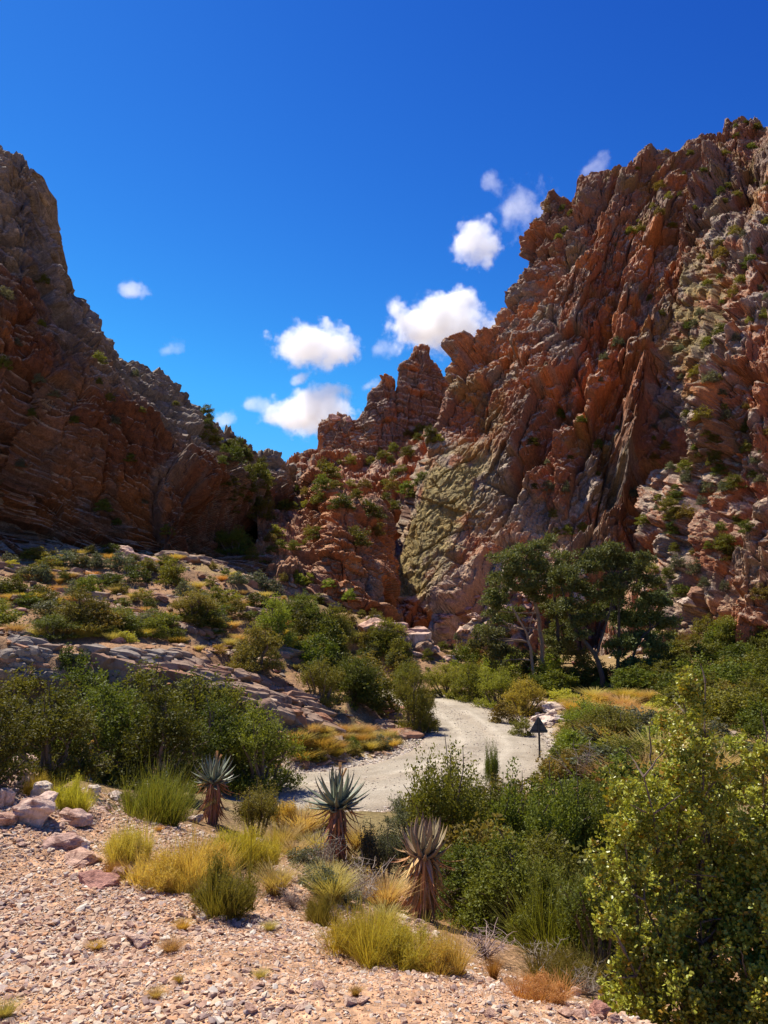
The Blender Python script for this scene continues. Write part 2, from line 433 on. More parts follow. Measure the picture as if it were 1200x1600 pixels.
def build_road():
    n = 260; k = 41
    C = catmull(road_pts, np.linspace(0, len(road_pts)-1, n))
    T = np.gradient(C, axis=0); T /= np.linalg.norm(T, axis=1)[:, None]
    Nn = np.stack([T[:, 1], -T[:, 0]], -1)
    s = np.linspace(-1, 1, k)
    half = (2.85-0.35*smooth(29, 38, C[:, 1]))[:, None]
    edge = 1 + 0.045*fbm(np.arange(n)*0.35, np.zeros(n), 4, 61)[:, None]
    off = s[None, :]*half*edge
    X = C[:, 0:1]+Nn[:, 0:1]*off; Y = C[:, 1:2]+Nn[:, 1:2]*off
    a = np.abs(s)[None, :]
    Z = ROAD_Z + 0.07*(1-a**2) - 0.10*smooth(0.9, 1.0, a) + 0.012*fbm(X*1.5, Y*1.5, 3, 62) - 0.02*np.exp(-((a-0.32)/0.1)**2)
    V = np.stack([X, Y, Z], -1).reshape(-1, 3)
    i = np.arange(n-1)[:, None]; j = np.arange(k-1)[None, :]
    Q = np.stack([i*k+j, i*k+j+1, (i+1)*k+j+1, (i+1)*k+j], -1).reshape(-1, 4)
    Q = Q[:, ::-1]
    trk = np.exp(-((a-0.32)/0.12)**2)*np.ones_like(X)
    dirt = np.array((0.38, 0.325, 0.245)); worn = np.array((0.47, 0.41, 0.315)); loose = np.array((0.35, 0.285, 0.205))
    c = mix(np.broadcast_to(dirt, X.shape+(3,)), worn, trk*0.8)
    st = fbm(s[None, :]*9+0*X, np.arange(n)[:, None]*0.05+0*X, 3, 66)
    c = c*(1+0.13*st)[..., None]
    c = mix(c, loose, smooth(0.35, 0.0, np.abs(a-0.05))*smooth(0.0, 0.5, st)*0.5)
    c = mix(c, loose, smooth(0.62, 0.95, a+0.12*fbm(X*0.8, Y*0.8, 3, 63))*0.8)
    me = mesh_np('road', V, Q, None, c.reshape(-1, 3), True)
    m, N, L, out = nodes('road_gravel')
    co = N.new('ShaderNodeTexCoord'); at = N.new('ShaderNodeAttribute'); at.attribute_name = 'Col'
    n1 = tex_noise(N, L, 0.6, 6, 0.65, co.outputs['Object']); n2 = tex_noise(N, L, 18, 5, 0.75, co.outputs['Object'])
    r1 = ramp(N, L, n1.outputs[0], [(0.3, (0.74, 0.71, 0.68)), (0.5, (1, 1, 1)), (0.7, (1.14, 1.14, 1.14))])
    r2 = ramp(N, L, n2.outputs[0], [(0.3, (0.66, 0.64, 0.62)), (0.7, (1.25, 1.25, 1.25))])
    a1 = N.new('ShaderNodeMixRGB'); a1.blend_type = 'MULTIPLY'; a1.inputs[0].default_value = 1
    L.new(at.outputs['Color'], a1.inputs[1]); L.new(r1.outputs[0], a1.inputs[2])
    b1 = N.new('ShaderNodeMixRGB'); b1.blend_type = 'MULTIPLY'; b1.inputs[0].default_value = 1
    L.new(a1.outputs[0], b1.inputs[1]); L.new(r2.outputs[0], b1.inputs[2])
    bs = N.new('ShaderNodeBsdfPrincipled'); bs.inputs['Roughness'].default_value = 0.95; bs.inputs['Specular IOR Level'].default_value = 0.15
    L.new(b1.outputs[0], bs.inputs['Base Color'])
    bp = N.new('ShaderNodeBump'); bp.inputs['Strength'].default_value = 0.8; bp.inputs['Distance'].default_value = 0.05
    L.new(n2.outputs[0], bp.inputs['Height']); L.new(bp.outputs[0], bs.inputs['Normal'])
    L.new(bs.outputs[0], out.inputs[0])
    me.materials.append(m)
    tag(link('road', me), kind='structure')

build_ground()
build_road()

# ------------------------------------------------------------------ cliffs
ROCK = rock_material('cliff_rock', 1.0, 0.7)
ORANGE = np.array((0.50, 0.18, 0.055)); RUST = np.array((0.35, 0.125, 0.050)); BROWN = np.array((0.19, 0.100, 0.057))
GREY = np.array((0.25, 0.195, 0.145)); PALE = np.array((0.58, 0.45, 0.32)); LICHEN = np.array((0.32, 0.235, 0.05)); DARK = np.array((0.10, 0.075, 0.06))  # PALE on upward faces is weathered rock and painted sunlit highlight
PURPLE = np.array((0.22, 0.12, 0.08))

def saw(ph, w):
    f = ph-np.floor(ph)
    return np.where(f < w, f/w, 1-(f-w)/(1-w))

def rock_relief(U, V, seed, p):
    """relief of a jointed rock face, U along it and V up it, in metres: broad forms broken into flat-faced blocks"""
    def low(U, V):
        wU = U + p.get('warp', 1.6)*fbm(U/9, V/9, 2, seed) + p.get('lean', 0)*V
        wV = V + 1.2*fbm(U/7+50, V/7, 2, seed+1) + p.get('dip', 0)*U
        d = p.get('swell', 1.5)*fbm(U/16, V/16, 3, seed+2)
        amp = 0.6+0.7*smooth(-0.5, 0.6, fbm(U/12, V/20, 2, seed+3))
        for (w, a, e, sd) in p['ribs']:
            ph = wU/w + 0.55*fbm(wU/w*0.45, V/(w*4), 2, seed+sd)
            cid = np.floor(ph); r = _h(cid, cid*0, cid*0, seed+sd)
            d = d + a*amp*(0.35+0.9*r)*(saw(ph, e)-0.5)
        for (w, a, e, sd) in p.get('ledges', ()):
            ph = wV/w + 0.5*fbm(U/(w*2.5), V/(w*1.5), 2, seed+sd)
            cid = np.floor(ph); r = _h(cid, np.floor(wU/(w*2.2)), cid*0, seed+sd)
            d = d + a*(0.2+r)*(saw(ph, e)-0.5)
        return d
    lean = p.get('lean', 0); dip = p.get('dip', 0)
    Us = U+lean*V+0.5*fbm(U/6, V/6, 2, seed+7); Vs = V+dip*U+0.5*fbm(U/6+9, V/6, 2, seed+8)
    d = 0; rid = []
    # the broad form is read at the middle of every block, so the blocks stay flat
    ws = p.get('blockmix', (0.30, 0.38, 0.22)); rest = 1.0
    for k, (su, sv_, a, tilt, crack) in enumerate(p['blocks']):
        F1, F2, bx, by, r1, r2, r3 = cells(Us/su, Vs/sv_, seed+60+k, 0.8)
        if k < len(ws):
            d = d + ws[k]*low(U-bx*su, V-by*sv_); rest -= ws[k]
        d = d + a*(r1-0.5)*2 + tilt*((r2-0.5)*2*bx + (r3-0.6)*2*by)
        d = d - crack*np.clip(1-(F2-F1)/0.09, 0, 1)
        rid.append((r1, r2, r3))
    d = d + max(rest, 0)*low(U, V)
    for (ax, w, a, tw, sd) in p.get('beds', ()):
        q = (Us if ax == 'u' else Vs)/w + tw*fbm(U/11, V/11, 2, seed+sd)
        cid = np.floor(q)
        along = (Vs if ax == 'u' else Us)/(w*7)+3.7*_h(cid, cid*0, cid*0, seed+sd)
        r = _h(cid, np.floor(along), cid*0, seed+sd+1)
        d = d + a*(r*(saw(q, 0.15 if ax == 'u' else 0.85)-0.5)*1.6 + 0.5*(r-0.5))
    d = d + p.get('fine', 0.1)*fbm(U/0.9, V/0.9, 4, seed+90, 0.6)
    return d, rid[0], rid[1]

def rock_patch(name, rows, nu, nv, p, seed, color, uspan=None, back=((3, 1.5), (10, 9), (30, 30)), smoothu=True, mat=ROCK, sink=4.0):
    """rows: control points from foot to crest, each a list of (px, py, distance)"""
    P = np.array([[W(*c) for c in r] for r in rows])            # rows x cols x 3
    # the slope behind the crest, going down again
    top = P[-1]
    tang = np.gradient(top, axis=0)
    bd = np.stack([-tang[:, 1], tang[:, 0]], -1)
    bd /= np.linalg.norm(bd, axis=1)[:, None]+1e-9
    extra = []
    for (b, dz) in back:
        q = top.copy(); q[:, :2] += (bd*0.6+np.array((0, .7)))*b; q[:, 2] -= dz
        extra.append(q)
    foot = P[0].copy(); foot[:, 2] -= sink
    P = np.concatenate([foot[None], P, np.array(extra)], 0)
    nr, nc = P.shape[:2]
    nb = len(back)
    tv = np.concatenate([np.linspace(0, nr-1-nb, nv), np.linspace(nr-1-nb, nr-1, 26)[1:]])
    tu = np.linspace(0, nc-1, nu) if uspan is None else uspan
    if smoothu:
        S = catmull(P, tv); S = catmull(np.swapaxes(S, 0, 1), tu); S = np.swapaxes(S, 0, 1)
    else:
        S = catmull(P, tv)
        i = np.clip(np.floor(tu).astype(int), 0, nc-2); f = (tu-i)[None, :, None]
        S = S[:, i]*(1-f)+S[:, i+1]*f
    # arc lengths as metre coordinates
    dU = np.linalg.norm(np.diff(S, axis=1), axis=2).mean(0); U1 = np.concatenate([[0], np.cumsum(dU)])
    dV = np.linalg.norm(np.diff(S, axis=0), axis=2).mean(1); V1 = np.concatenate([[0], np.cumsum(dV)])
    U, V = np.meshgrid(U1, V1)
    if 'flat' in p:      # plan direction of the face: joints run true whatever the grid does
        h = p['flat']; U = S[..., 0]*h[0]+S[..., 1]*h[1]; V = S[..., 2]+0.5*(S[..., 1]*h[0]-S[..., 0]*h[1])
    d, rid, rid2 = rock_relief(U, V, seed, p)
    # broad normals of the undisplaced face
    gu = np.gradient(S, axis=1); gv = np.gradient(S, axis=0)
    n = np.cross(gu, gv); n /= np.linalg.norm(n, axis=2)[..., None]+1e-9
    kk = 9
    for ax in (0, 1):
        pad = [(kk, kk) if a == ax else (0, 0) for a in range(3)]
        c = np.cumsum(np.pad(n, pad, mode='edge'), axis=ax)
        n = (np.take(c, np.arange(2*kk, c.shape[ax]), ax) - np.take(c, np.arange(0, c.shape[ax]-2*kk), ax))/(2*kk)
    n /= np.linalg.norm(n, axis=2)[..., None]+1e-9
    d = d*(1-0.35*smooth(len(rows)-2.6, len(rows)-1.2, tv-1)[:, None]) if len(rows) > 6 else d
    if 'mod' in p: d = p['mod'](d, *np.meshgrid(tu, tv-1), U, V)
    if 'shape' in p: d = d + p['shape'](*np.meshgrid(U1, V1), U1[-1], V1[-1])
    Sd = S + n*d[..., None]
    gu = np.gradient(Sd, axis=1); gv = np.gradient(Sd, axis=0)
    nn = np.cross(gu, gv); nn /= np.linalg.norm(nn, axis=2)[..., None]+1e-9
    TU, TV = np.meshgrid(tu, tv-1)      # TV: 0 at the foot row
    C = color(U, V, TU, TV, nn, rid, rid2, d, seed)
    H, Wd = U.shape
    i = np.arange(H-1)[:, None]; j = np.arange(Wd-1)[None, :]
    Q = np.stack([i*Wd+j, i*Wd+j+1, (i+1)*Wd+j+1, (i+1)*Wd+j], -1).reshape(-1, 4)
    me = mesh_np(name, Sd.reshape(-1, 3), Q, mat, C.reshape(-1, 3), False)
    o = link(name, me)
    tag(o, kind='structure')
    return o

def color_right(U, V, TU, TV, nn, rid, rid2, d, seed):
    a = fbm(U/7, V/11, 4, seed+200); b = fbm(U/2.2, V/3, 4, seed+201); g = fbm(U/12, V/12, 3, seed+203)
    c = mix(np.broadcast_to(RUST, U.shape+(3,)), ORANGE, smooth(-0.02, 0.5, a+0.5*b+0.4*(rid2[0]-0.5)))
    c = mix(c, BROWN, smooth(-0.05, 0.5, g+0.8*(rid[1]-0.5)+0.3*b)*0.8)
    c = mix(c, GREY, smooth(0.02, 0.45, fbm(U/5+7, V/6, 4, seed+204)+0.7*(rid2[1]-0.5))*0.8)
    # paler, rubbly foot; ledges paled by weathering and by painted sun highlights
    low = 1-smooth(0.6, 2.6, TV)
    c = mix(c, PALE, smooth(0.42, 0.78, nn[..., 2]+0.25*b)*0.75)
    c = mix(c, PALE*np.array((1.0, .8, .65)), low*smooth(-0.1, 0.5, fbm(U/3, V/4, 4, seed+205))*0.6)
    # dull upper slopes
    c = mix(c, BROWN*1.1, smooth(4.6, 6.2, TV+0.6*g)*0.6)
    # lichen on the big slab
    m = np.exp(-((TU-1.45-0.10*(TV-1.7))/0.36)**2)*smooth(0.3, 0.8, TV)*(1-smooth(2.1, 2.8, TV))
    c = mix(c, LICHEN, np.clip(m*1.3*smooth(-0.5, 0.4, b+0.2+0.9*a), 0, 0.75))
    bd_ = np.exp(-((TU-2.35-0.1*TV)/0.3)**2)*(1-smooth(1.2, 2.0, TV))
    c = mix(c, PALE, np.clip(bd_*smooth(-0.4, 0.3, b), 0, 0.8))
    m2 = np.exp(-((TU-4.2)/0.35)**2-((TV-4.0)/0.6)**2)
    c = mix(c, LICHEN*0.9, np.clip(m2*smooth(-0.5, 0.3, b), 0, 0.7))
    m3 = smooth(0.35, 0.7, fbm(U/4+33, V/6, 3, seed+206))*smooth(1.5, 2.5, TV)
    c = mix(c, LICHEN*0.85, m3*0.35)
    # scrubby green on gentle ledges
    gr = smooth(0.6, 0.85, nn[..., 2])*smooth(0.1, 0.5, fbm(U/1.5, V/1.5, 3, seed+207))
    c = mix(c, np.array((0.13, 0.13, 0.06)), gr*0.7)
    return c

right_rows = [
 [(640,985,130),(592,975,100),(690,1020,90),(850,1050,78),(1000,1040,74),(1110,1010,62),(1300,1020,54),(1700,1020,44)],
 [(680,880,135),(615,880,104),(720,900,95),(865,900,87),(1005,900,82),(1120,880,66),(1300,880,58),(1700,860,50)],
 [(720,780,140),(648,770,109),(770,780,101),(895,780,94),(1025,780,90),(1140,740,71),(1310,740,63),(1720,700,58)],
 [(750,650,148),(695,640,118),(820,640,108),(925,640,101),(1045,640,97),(1155,600,77),(1320,600,70),(1750,550,70)],
 [(800,540,154),(735,565,126),(855,520,115),(950,520,110),(1065,500,106),(1175,460,87),(1330,450,80),(1780,400,84)],
 [(850,430,160),(800,470,134),(880,410,124),(970,400,122),(1080,370,120),(1190,330,104),(1345,310,95),(1800,240,104)],
 [(880,350,165),(838,365,142),(895,340,136),(985,290,138),(1090,262,138),(1205,236,126),(1360,160,112),(1850,60,125)],
 [(890,322,168),(850,318,148),(900,298,146),(985,248,150),(1100,222,152),(1210,188,140),(1370,110,128),(1860,0,140)],
]
us = np.concatenate([np.linspace(0, 1, 30)[:-1], np.linspace(1, 5.6, 620), np.linspace(5.6, 7, 50)[1:]])
def slab_mod(d, TU, TV, U, V):
    m = np.clip(1.4*np.exp(-((TU-1.45-0.10*(TV-1.7))/0.42)**2)*smooth(0.3, 0.8, TV)*(1-smooth(2.2, 2.9, TV)), 0, 1)
    F1, F2, bx, by, r1, r2, r3 = cells((U+0.5*V)/9, (V-0.2*U)/14, 991)
    G1, G2, gx, gy, s1, s2, s3 = cells((U+0.5*V)/1.6, (V-0.2*U)/3.2, 995)
    H1, H2, hx, hy, t1, t2, t3 = cells((U+0.3*V)/0.6, V/0.8, 996)
    q = (V-1.15*U)/7.5+0.35*fbm(U/6, V/6, 3, 994); f = q-np.floor(q)
    on = smooth(-0.25, 0.15, fbm((U+V)/9, q, 2, 998))
    plane = 0.5*(r1-0.5)+0.35*((r2-.5)*bx+(r3-.5)*by)-1.0*np.clip(1-np.abs(f-0.5)/0.035, 0, 1)*on+0.25*(f-0.5)
    plane = plane+0.22*(s1-0.5)+0.35*((s2-.5)*gx+(s3-.5)*gy)+0.10*(t1-.5)+0.25*((t2-.5)*hx+(t3-.5)*hy)+0.15*fbm(U/1.0, V/1.0, 5, 997, 0.6)
    d = d*(0.25+0.75*smooth(0.75, 1.15, TU))
    m = m*(0.82+0.18*smooth(-0.2, 0.2, fbm(U/2, V/3, 3, 999)))
    return d*(1-m)+plane*m
P_RIGHT = dict(warp=1.6, lean=-0.19, dip=0.10, swell=2.0,
    ribs=[(10.5, 8.6, 0.22, 301), (5.0, 2.6, 0.25, 302)], blockmix=(0.16, 0.40, 0.30),
    ledges=[(5.2, 0.5, 0.75, 311)],
    blocks=[(4.6, 13.0, 1.0, 1.7, 0.9), (2.0, 4.4, 0.30, 0.75, 0.35), (0.95, 1.6, 0.13, 0.34, 0.12), (0.45, 0.5, 0.05, 0.16, 0.0)], fine=0.05, mod=slab_mod,
    beds=[('u', 1.25, 0.38, 1.2, 711), ('u', 0.55, 0.12, 1.5, 712), ('v', 3.1, 0.30, 0.8, 713)])
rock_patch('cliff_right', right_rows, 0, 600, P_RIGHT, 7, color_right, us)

def color_left(U, V, TU, TV, nn, rid, rid2, d, seed):
    a = fbm(U/6, V/6, 4, seed+200); b = fbm(U/1.8, V/1.8, 4, seed+201); g = fbm(U/9, V/7, 3, seed+203)
    c = mix(np.broadcast_to(RUST*0.42, U.shape+(3,)), ORANGE*0.5, smooth(0.1, 0.7, a+0.4*b+0.3*(rid2[0]-0.5)))  # rust and orange darkened here, deepening the cliff's shade through its colour
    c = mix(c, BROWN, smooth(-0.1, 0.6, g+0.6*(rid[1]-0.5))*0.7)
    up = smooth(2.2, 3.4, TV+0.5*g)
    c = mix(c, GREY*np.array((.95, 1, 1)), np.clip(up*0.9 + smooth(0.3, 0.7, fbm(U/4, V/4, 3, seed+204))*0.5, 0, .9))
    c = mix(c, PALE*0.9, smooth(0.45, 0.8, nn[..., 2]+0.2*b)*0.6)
    c = mix(c, DARK, smooth(0.1, 0.7, fbm(U/1.5, V/8, 3, seed+205))*0.6)  # dark streaks put deep shadow into the rock colour
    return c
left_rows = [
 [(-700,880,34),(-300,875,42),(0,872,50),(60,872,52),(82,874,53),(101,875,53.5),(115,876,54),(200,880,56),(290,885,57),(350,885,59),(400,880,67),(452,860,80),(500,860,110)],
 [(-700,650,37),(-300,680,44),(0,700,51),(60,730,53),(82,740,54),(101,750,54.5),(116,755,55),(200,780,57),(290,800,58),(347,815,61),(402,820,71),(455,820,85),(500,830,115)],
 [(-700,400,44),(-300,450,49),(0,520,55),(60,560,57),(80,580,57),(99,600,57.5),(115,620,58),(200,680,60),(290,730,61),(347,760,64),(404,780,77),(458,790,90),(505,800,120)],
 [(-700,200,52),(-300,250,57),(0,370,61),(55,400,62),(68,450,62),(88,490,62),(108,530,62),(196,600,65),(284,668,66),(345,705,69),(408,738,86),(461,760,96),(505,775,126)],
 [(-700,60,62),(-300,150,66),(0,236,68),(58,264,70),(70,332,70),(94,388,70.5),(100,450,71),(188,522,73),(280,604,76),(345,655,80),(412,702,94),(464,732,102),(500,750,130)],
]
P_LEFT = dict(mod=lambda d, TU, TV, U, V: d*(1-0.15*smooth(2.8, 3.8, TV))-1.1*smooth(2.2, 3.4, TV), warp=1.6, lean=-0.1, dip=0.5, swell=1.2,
    ribs=[(9, 1.6, 0.45, 301)], flat=(0.92, 0.39),
    ledges=[(5.0, 0.8, 0.75, 311), (1.8, 0.25, 0.7, 312)],
    blocks=[(4.6, 3.0, 0.5, 1.2, 0.5), (1.9, 1.2, 0.26, 0.8, 0.25), (0.75, 0.5, 0.10, 0.32, 0.08)], fine=0.06,
    beds=[('v', 1.3, 0.42, 0.8, 711), ('v', 0.55, 0.14, 1.0, 712), ('u', 4.0, 0.35, 0.6, 713)],
    shape=lambda U, V, UM, VM: -5.5*smooth(3, 8, V)*(1-smooth(11, 24, V)) )
usl = np.concatenate([np.linspace(0, 1.3, 50)[:-1], np.linspace(1.3, 11, 430), np.linspace(11, 12, 20)[1:]])
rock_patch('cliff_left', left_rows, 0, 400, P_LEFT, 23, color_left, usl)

def color_spire(U, V, TU, TV, nn, rid, rid2, d, seed):
    b = fbm(U/3, V/3, 4, seed+201)
    c = mix(np.broadcast_to(PURPLE, U.shape+(3,)), RUST*1.1, smooth(0.0, 0.6, b+0.7*(rid2[0]-0.5)))
    c = mix(c, ORANGE, smooth(0.35, 0.7, fbm(U/6, V/6, 3, seed+202))*0.6)
    c = mix(c, GREY, smooth(0.2, 0.6, fbm(U/5+7, V/6, 3, seed+204)+0.5*(rid[1]-0.5))*0.6)
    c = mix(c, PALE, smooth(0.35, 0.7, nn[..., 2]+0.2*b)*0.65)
    return c
sil = [(492,720),(497,672),(500,655),(520,652),(528,644),(540,656),(560,650),(573,645),(579,610),(592,598),(600,588),(614,590),(618,618),(621,622),(625,580),(640,558),(650,546),(667,546),(672,560),(688,578),(700,600),(708,615),(730,620)]
def base_y(px): return np.interp(px, [490, 520, 600, 640, 680, 730], [722, 712, 700, 690, 670, 655])
sp_rows = []
for k, (f, D0) in enumerate([(0, 150), (0.35, 151.5), (0.7, 153), (1.0, 155)]):
    r = []
    for (px, py) in sil:
        b = base_y(px)+8
        edge = 8 if px < 496 or px > 705 else 0
        r.append((px, b+(min(py, b-2)-b)*f, D0+edge+0.04*abs(px-600)))
    sp_rows.append(r)
P_SP = dict(flat=(1, 0.0), warp=0.8, lean=0.06, dip=0.2, swell=0.4,
    ribs=[(8, 1.5, 0.3, 301), (3.0, 0.5, 0.3, 302)], ledges=[(3.0, 0.35, 0.75, 311)],
    blocks=[(3.0, 5, 0.45, 0.8, 0.5), (1.4, 2.0, 0.2, 0.4, 0.2), (0.6, 0.8, 0.1, 0.2, 0.1)], fine=0.1, beds=[('v', 1.6, 0.5, 0.5, 711), ('u', 3.0, 0.4, 0.5, 712)])
rock_patch('rock_spires', sp_rows, 300, 110, P_SP, 31, color_spire, None, back=((2.5, 0.8), (6, 8), (9, 26)), smoothu=False)

def color_mid(U, V, TU, TV, nn, rid, rid2, d, seed):
    b = fbm(U/3, V/3, 4, seed+201)
    c = mix(np.broadcast_to(RUST, U.shape+(3,)), ORANGE*0.95, smooth(0.1, 0.7, b+0.5*(rid2[0]-0.5)))
    c = mix(c, GREY, smooth(0.1, 0.6, fbm(U/6+7, V/6, 3, seed+204)+0.5*(rid[1]-0.5))*0.7)
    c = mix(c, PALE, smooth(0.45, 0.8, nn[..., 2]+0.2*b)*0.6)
    gr = smooth(0.45, 0.8, nn[..., 2])*smooth(-0.1, 0.4, fbm(U/2.5, V/2.5, 3, seed+207))
    return mix(c, np.array((0.12, 0.12, 0.06)), gr*0.65)
mid_rows = [
 [(330,900,120),(400,900,112),(460,910,106),(530,930,102),(600,960,100),(650,960,104),(720,900,125)],
 [(330,830,126),(400,830,120),(460,840,114),(530,850,112),(600,860,113),(650,840,116),(730,800,135)],
 [(330,780,136),(400,780,132),(460,780,128),(530,780,126),(600,770,126),(660,740,128),(740,700,145)],
 [(340,745,150),(400,742,148),(465,730,148),(500,716,150),(600,700,152),(675,668,150),(740,640,160)],
]
P_MID = dict(flat=(1.0, 0.1), warp=1.2, lean=-0.35, dip=-0.3, swell=2.0,
    ribs=[(11, 3.5, 0.35, 301), (4, 1.4, 0.3, 302)], ledges=[(4.0, 0.9, 0.75, 311)],
    blocks=[(4.5, 5, 0.8, 1.4, 0.6), (2.0, 2.0, 0.4, 0.8, 0.3), (0.9, 0.8, 0.2, 0.35, 0.1)], fine=0.1, beds=[('u', 1.6, 0.4, 0.8, 711), ('v', 2.2, 0.3, 0.8, 712)])
rock_patch('cliff_far', mid_rows, 380, 240, P_MID, 47, color_mid, None)

crag_rows = [
 [(395,905,66),(440,930,66),(480,950,66),(520,962,66),(560,972,66),(590,975,68),(604,970,78),(600,960,100)],
 [(395,870,70),(440,880,70),(485,890,69),(522,900,67),(562,910,67),(594,915,69),(608,905,80),(600,900,102)],
 [(400,840,76),(440,842,76),(480,838,75),(510,830,71),(555,835,70),(582,850,72),(597,840,84),(600,840,106)],
 [(405,815,84),(440,812,84),(480,800,84),(505,785,78),(540,785,77),(574,805,79),(588,800,90),(595,800,110)],
 [(410,790,94),(440,785,94),(470,760,96),(490,745,92),(525,760,88),(560,785,88),(578,790,98),(590,790,118)],
]
def color_crag(U, V, TU, TV, nn, rid, rid2, d, seed):
    b = fbm(U/2.5, V/2.5, 4, seed+201)
    c = mix(np.broadcast_to(RUST, U.shape+(3,)), ORANGE*1.0, smooth(-0.1, 0.6, b+0.5*(rid2[0]-0.5)))
    lf = 1-smooth(2.2, 3.2, TU)
    c = mix(c, GREY, np.clip(smooth(0.2, 0.7, fbm(U/4+7, V/4, 3, seed+204))*0.6+lf*0.4, 0, 1))
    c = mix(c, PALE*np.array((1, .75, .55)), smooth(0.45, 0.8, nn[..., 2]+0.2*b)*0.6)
    return c
P_CRAG = dict(flat=(0.98, 0.2), warp=0.8, lean=0.0, dip=0.3, swell=0.8,
    ribs=[(6.5, 1.6, 0.6, 301), (2.6, 0.6, 0.4, 302)], ledges=[(3.0, 1.0, 0.78, 311), (1.1, 0.3, 0.7, 312)],
    blocks=[(3, 3.2, 0.5, 1.0, 0.4), (1.3, 1.2, 0.25, 0.55, 0.2), (0.55, 0.5, 0.1, 0.25, 0.05)], fine=0.06, beds=[('v', 0.9, 0.3, 0.8, 711), ('u', 2.2, 0.25, 0.8, 712)])
rock_patch('crag', crag_rows, 300, 250, P_CRAG, 59, color_crag, None, back=((4, 1), (10, 8), (20, 24)))

# ------------------------------------------------------------------ where a pixel of the ground or cliff is
bpy.context.view_layer.update()
DG = bpy.context.evaluated_depsgraph_get()
SOLID = ('ground', 'road', 'cliff', 'rock_spires', 'crag')
def drop(px, py):
    ok, loc, nor, idx, ob, _ = sc.ray_cast(DG, Vector((0, 0, 0)), ray(px, py))
    return (loc, nor, ob.name) if ok else (None, None, None)
def down(x, y, top=60):
    ok, loc, nor, idx, ob, _ = sc.ray_cast(DG, Vector((x, y, top)), Vector((0, 0, -1)))
    return loc, nor
RNG = np.random.default_rng(4)
random.seed(9)

# ------------------------------------------------------------------ stones
def hull_mesh(name, seed, n=18, dims=(1, 1, 1), cuts=0, rough=0.0, mat=None):
    r = random.Random(seed)
    bm = bmesh.new()
    for i in range(n):
        while True:
            p = Vector((r.uniform(-1, 1), r.uniform(-1, 1), r.uniform(-1, 1)))
            if 0.75 < (abs(p.x)**3+abs(p.y)**3+abs(p.z)**3) < 1.6: break
        bm.verts.new((p.x*dims[0]*.5, p.y*dims[1]*.5, p.z*dims[2]*.5))
    res = bmesh.ops.convex_hull(bm, input=bm.verts)
    bmesh.ops.delete(bm, geom=[g for g in res['geom_interior'] if isinstance(g, bmesh.types.BMVert)] , context='VERTS')
    if cuts:
        bmesh.ops.bevel(bm, geom=list(bm.edges), offset=0.03*min(dims), segments=1, affect='EDGES')
        bmesh.ops.triangulate(bm, faces=bm.faces)
        bmesh.ops.subdivide_edges(bm, edges=bm.edges, cuts=cuts, use_grid_fill=True)
        co = np.array([v.co[:] for v in bm.verts])
        mm = max(dims)
        d = vnoise(co[:, 0]*5/mm+seed, co[:, 1]*5/mm, co[:, 2]*5/mm, seed)*rough + vnoise(co[:, 0]*14/mm, co[:, 1]*14/mm+seed, co[:, 2]*14/mm, seed+1)*rough*0.4
        cl = vnoise(co[:, 0]*3/mm, co[:, 1]*3/mm+seed, co[:, 2]*22/mm, seed+2)*rough*0.6
        nl = co/np.maximum(np.linalg.norm(co, axis=1)[:, None], 1e-6)
        for v, k, q in zip(bm.verts, d+cl, nl): v.co += Vector(q*k)
    me = bpy.data.meshes.new(name); bm.to_mesh(me); bm.free()
    if mat: me.materials.append(mat)
    return me

ST_PINK = stone_material('pale_pink_stone', (0.66, 0.47, 0.34), (0.56, 0.34, 0.23), (0.46, 0.29, 0.22), 9)
ST_PURPLE = stone_material('purple_white_stone', (0.64, 0.48, 0.37), (0.58, 0.41, 0.31), (0.50, 0.32, 0.25), 5)
ST_WHITE = stone_material('white_quartzite', (0.74, 0.63, 0.50), (0.68, 0.57, 0.44), (0.60, 0.48, 0.36), 4)
ST_RED = stone_material('red_stone', (0.45, 0.22, 0.15), (0.40, 0.20, 0.15), (0.42, 0.24, 0.17), 4)
ST_LEDGE = stone_material('ledge_stone', (0.36, 0.24, 0.15), (0.25, 0.17, 0.115), (0.33, 0.15, 0.075), 2.5)
ST_GREY = stone_material('grey_ledge_stone', (0.27, 0.22, 0.17), (0.21, 0.17, 0.135), (0.32, 0.25, 0.18), 2.5)
small_stones = [hull_mesh('stone', 100+i, 14, (1, 0.8, 0.5)) for i in range(10)]
for m_ in small_stones: m_.materials.append(ST_PINK)
boulders = [hull_mesh('boulder', 200+i, 16, (1, 0.8, 0.62), 4, 0.055) for i in range(8)]
for m_ in boulders: m_.materials.append(ST_WHITE)
slabs = [hull_mesh('slab', 300+i, 18, (1, 0.7, 0.22), 3, 0.03) for i in range(8)]
for m_ in slabs: m_.materials.append(ST_LEDGE)

def put(name, me, loc, rot, scale, mat=None, parent=None):
    o = bpy.data.objects.new(name, me); COL.objects.link(o)
    o.location = loc; o.rotation_euler = rot; o.scale = scale
    if parent: o.parent = parent
    if mat:
        o.material_slots[0].link = 'OBJECT'; o.material_slots[0].material = mat
    return o

def stone_at(px, py, wpx, hpx, me, mat, label, name='rock', rz=None, tilt=(0.0, 0.0), group=None, sink=0.2, cat='rock', flat=1.0):
    loc, nor, _ = drop(px, py)
    if loc is None: return
    s = wpx/F*loc.y; h = hpx/F*loc.y
    o = put(name, me, loc+Vector((0, s*0.3, h*(0.5-sink))), (tilt[0], tilt[1], random.uniform(0, 6) if rz is None else rz), (s, s, h/0.55*flat), mat)
    return tag(o, label, cat, group)

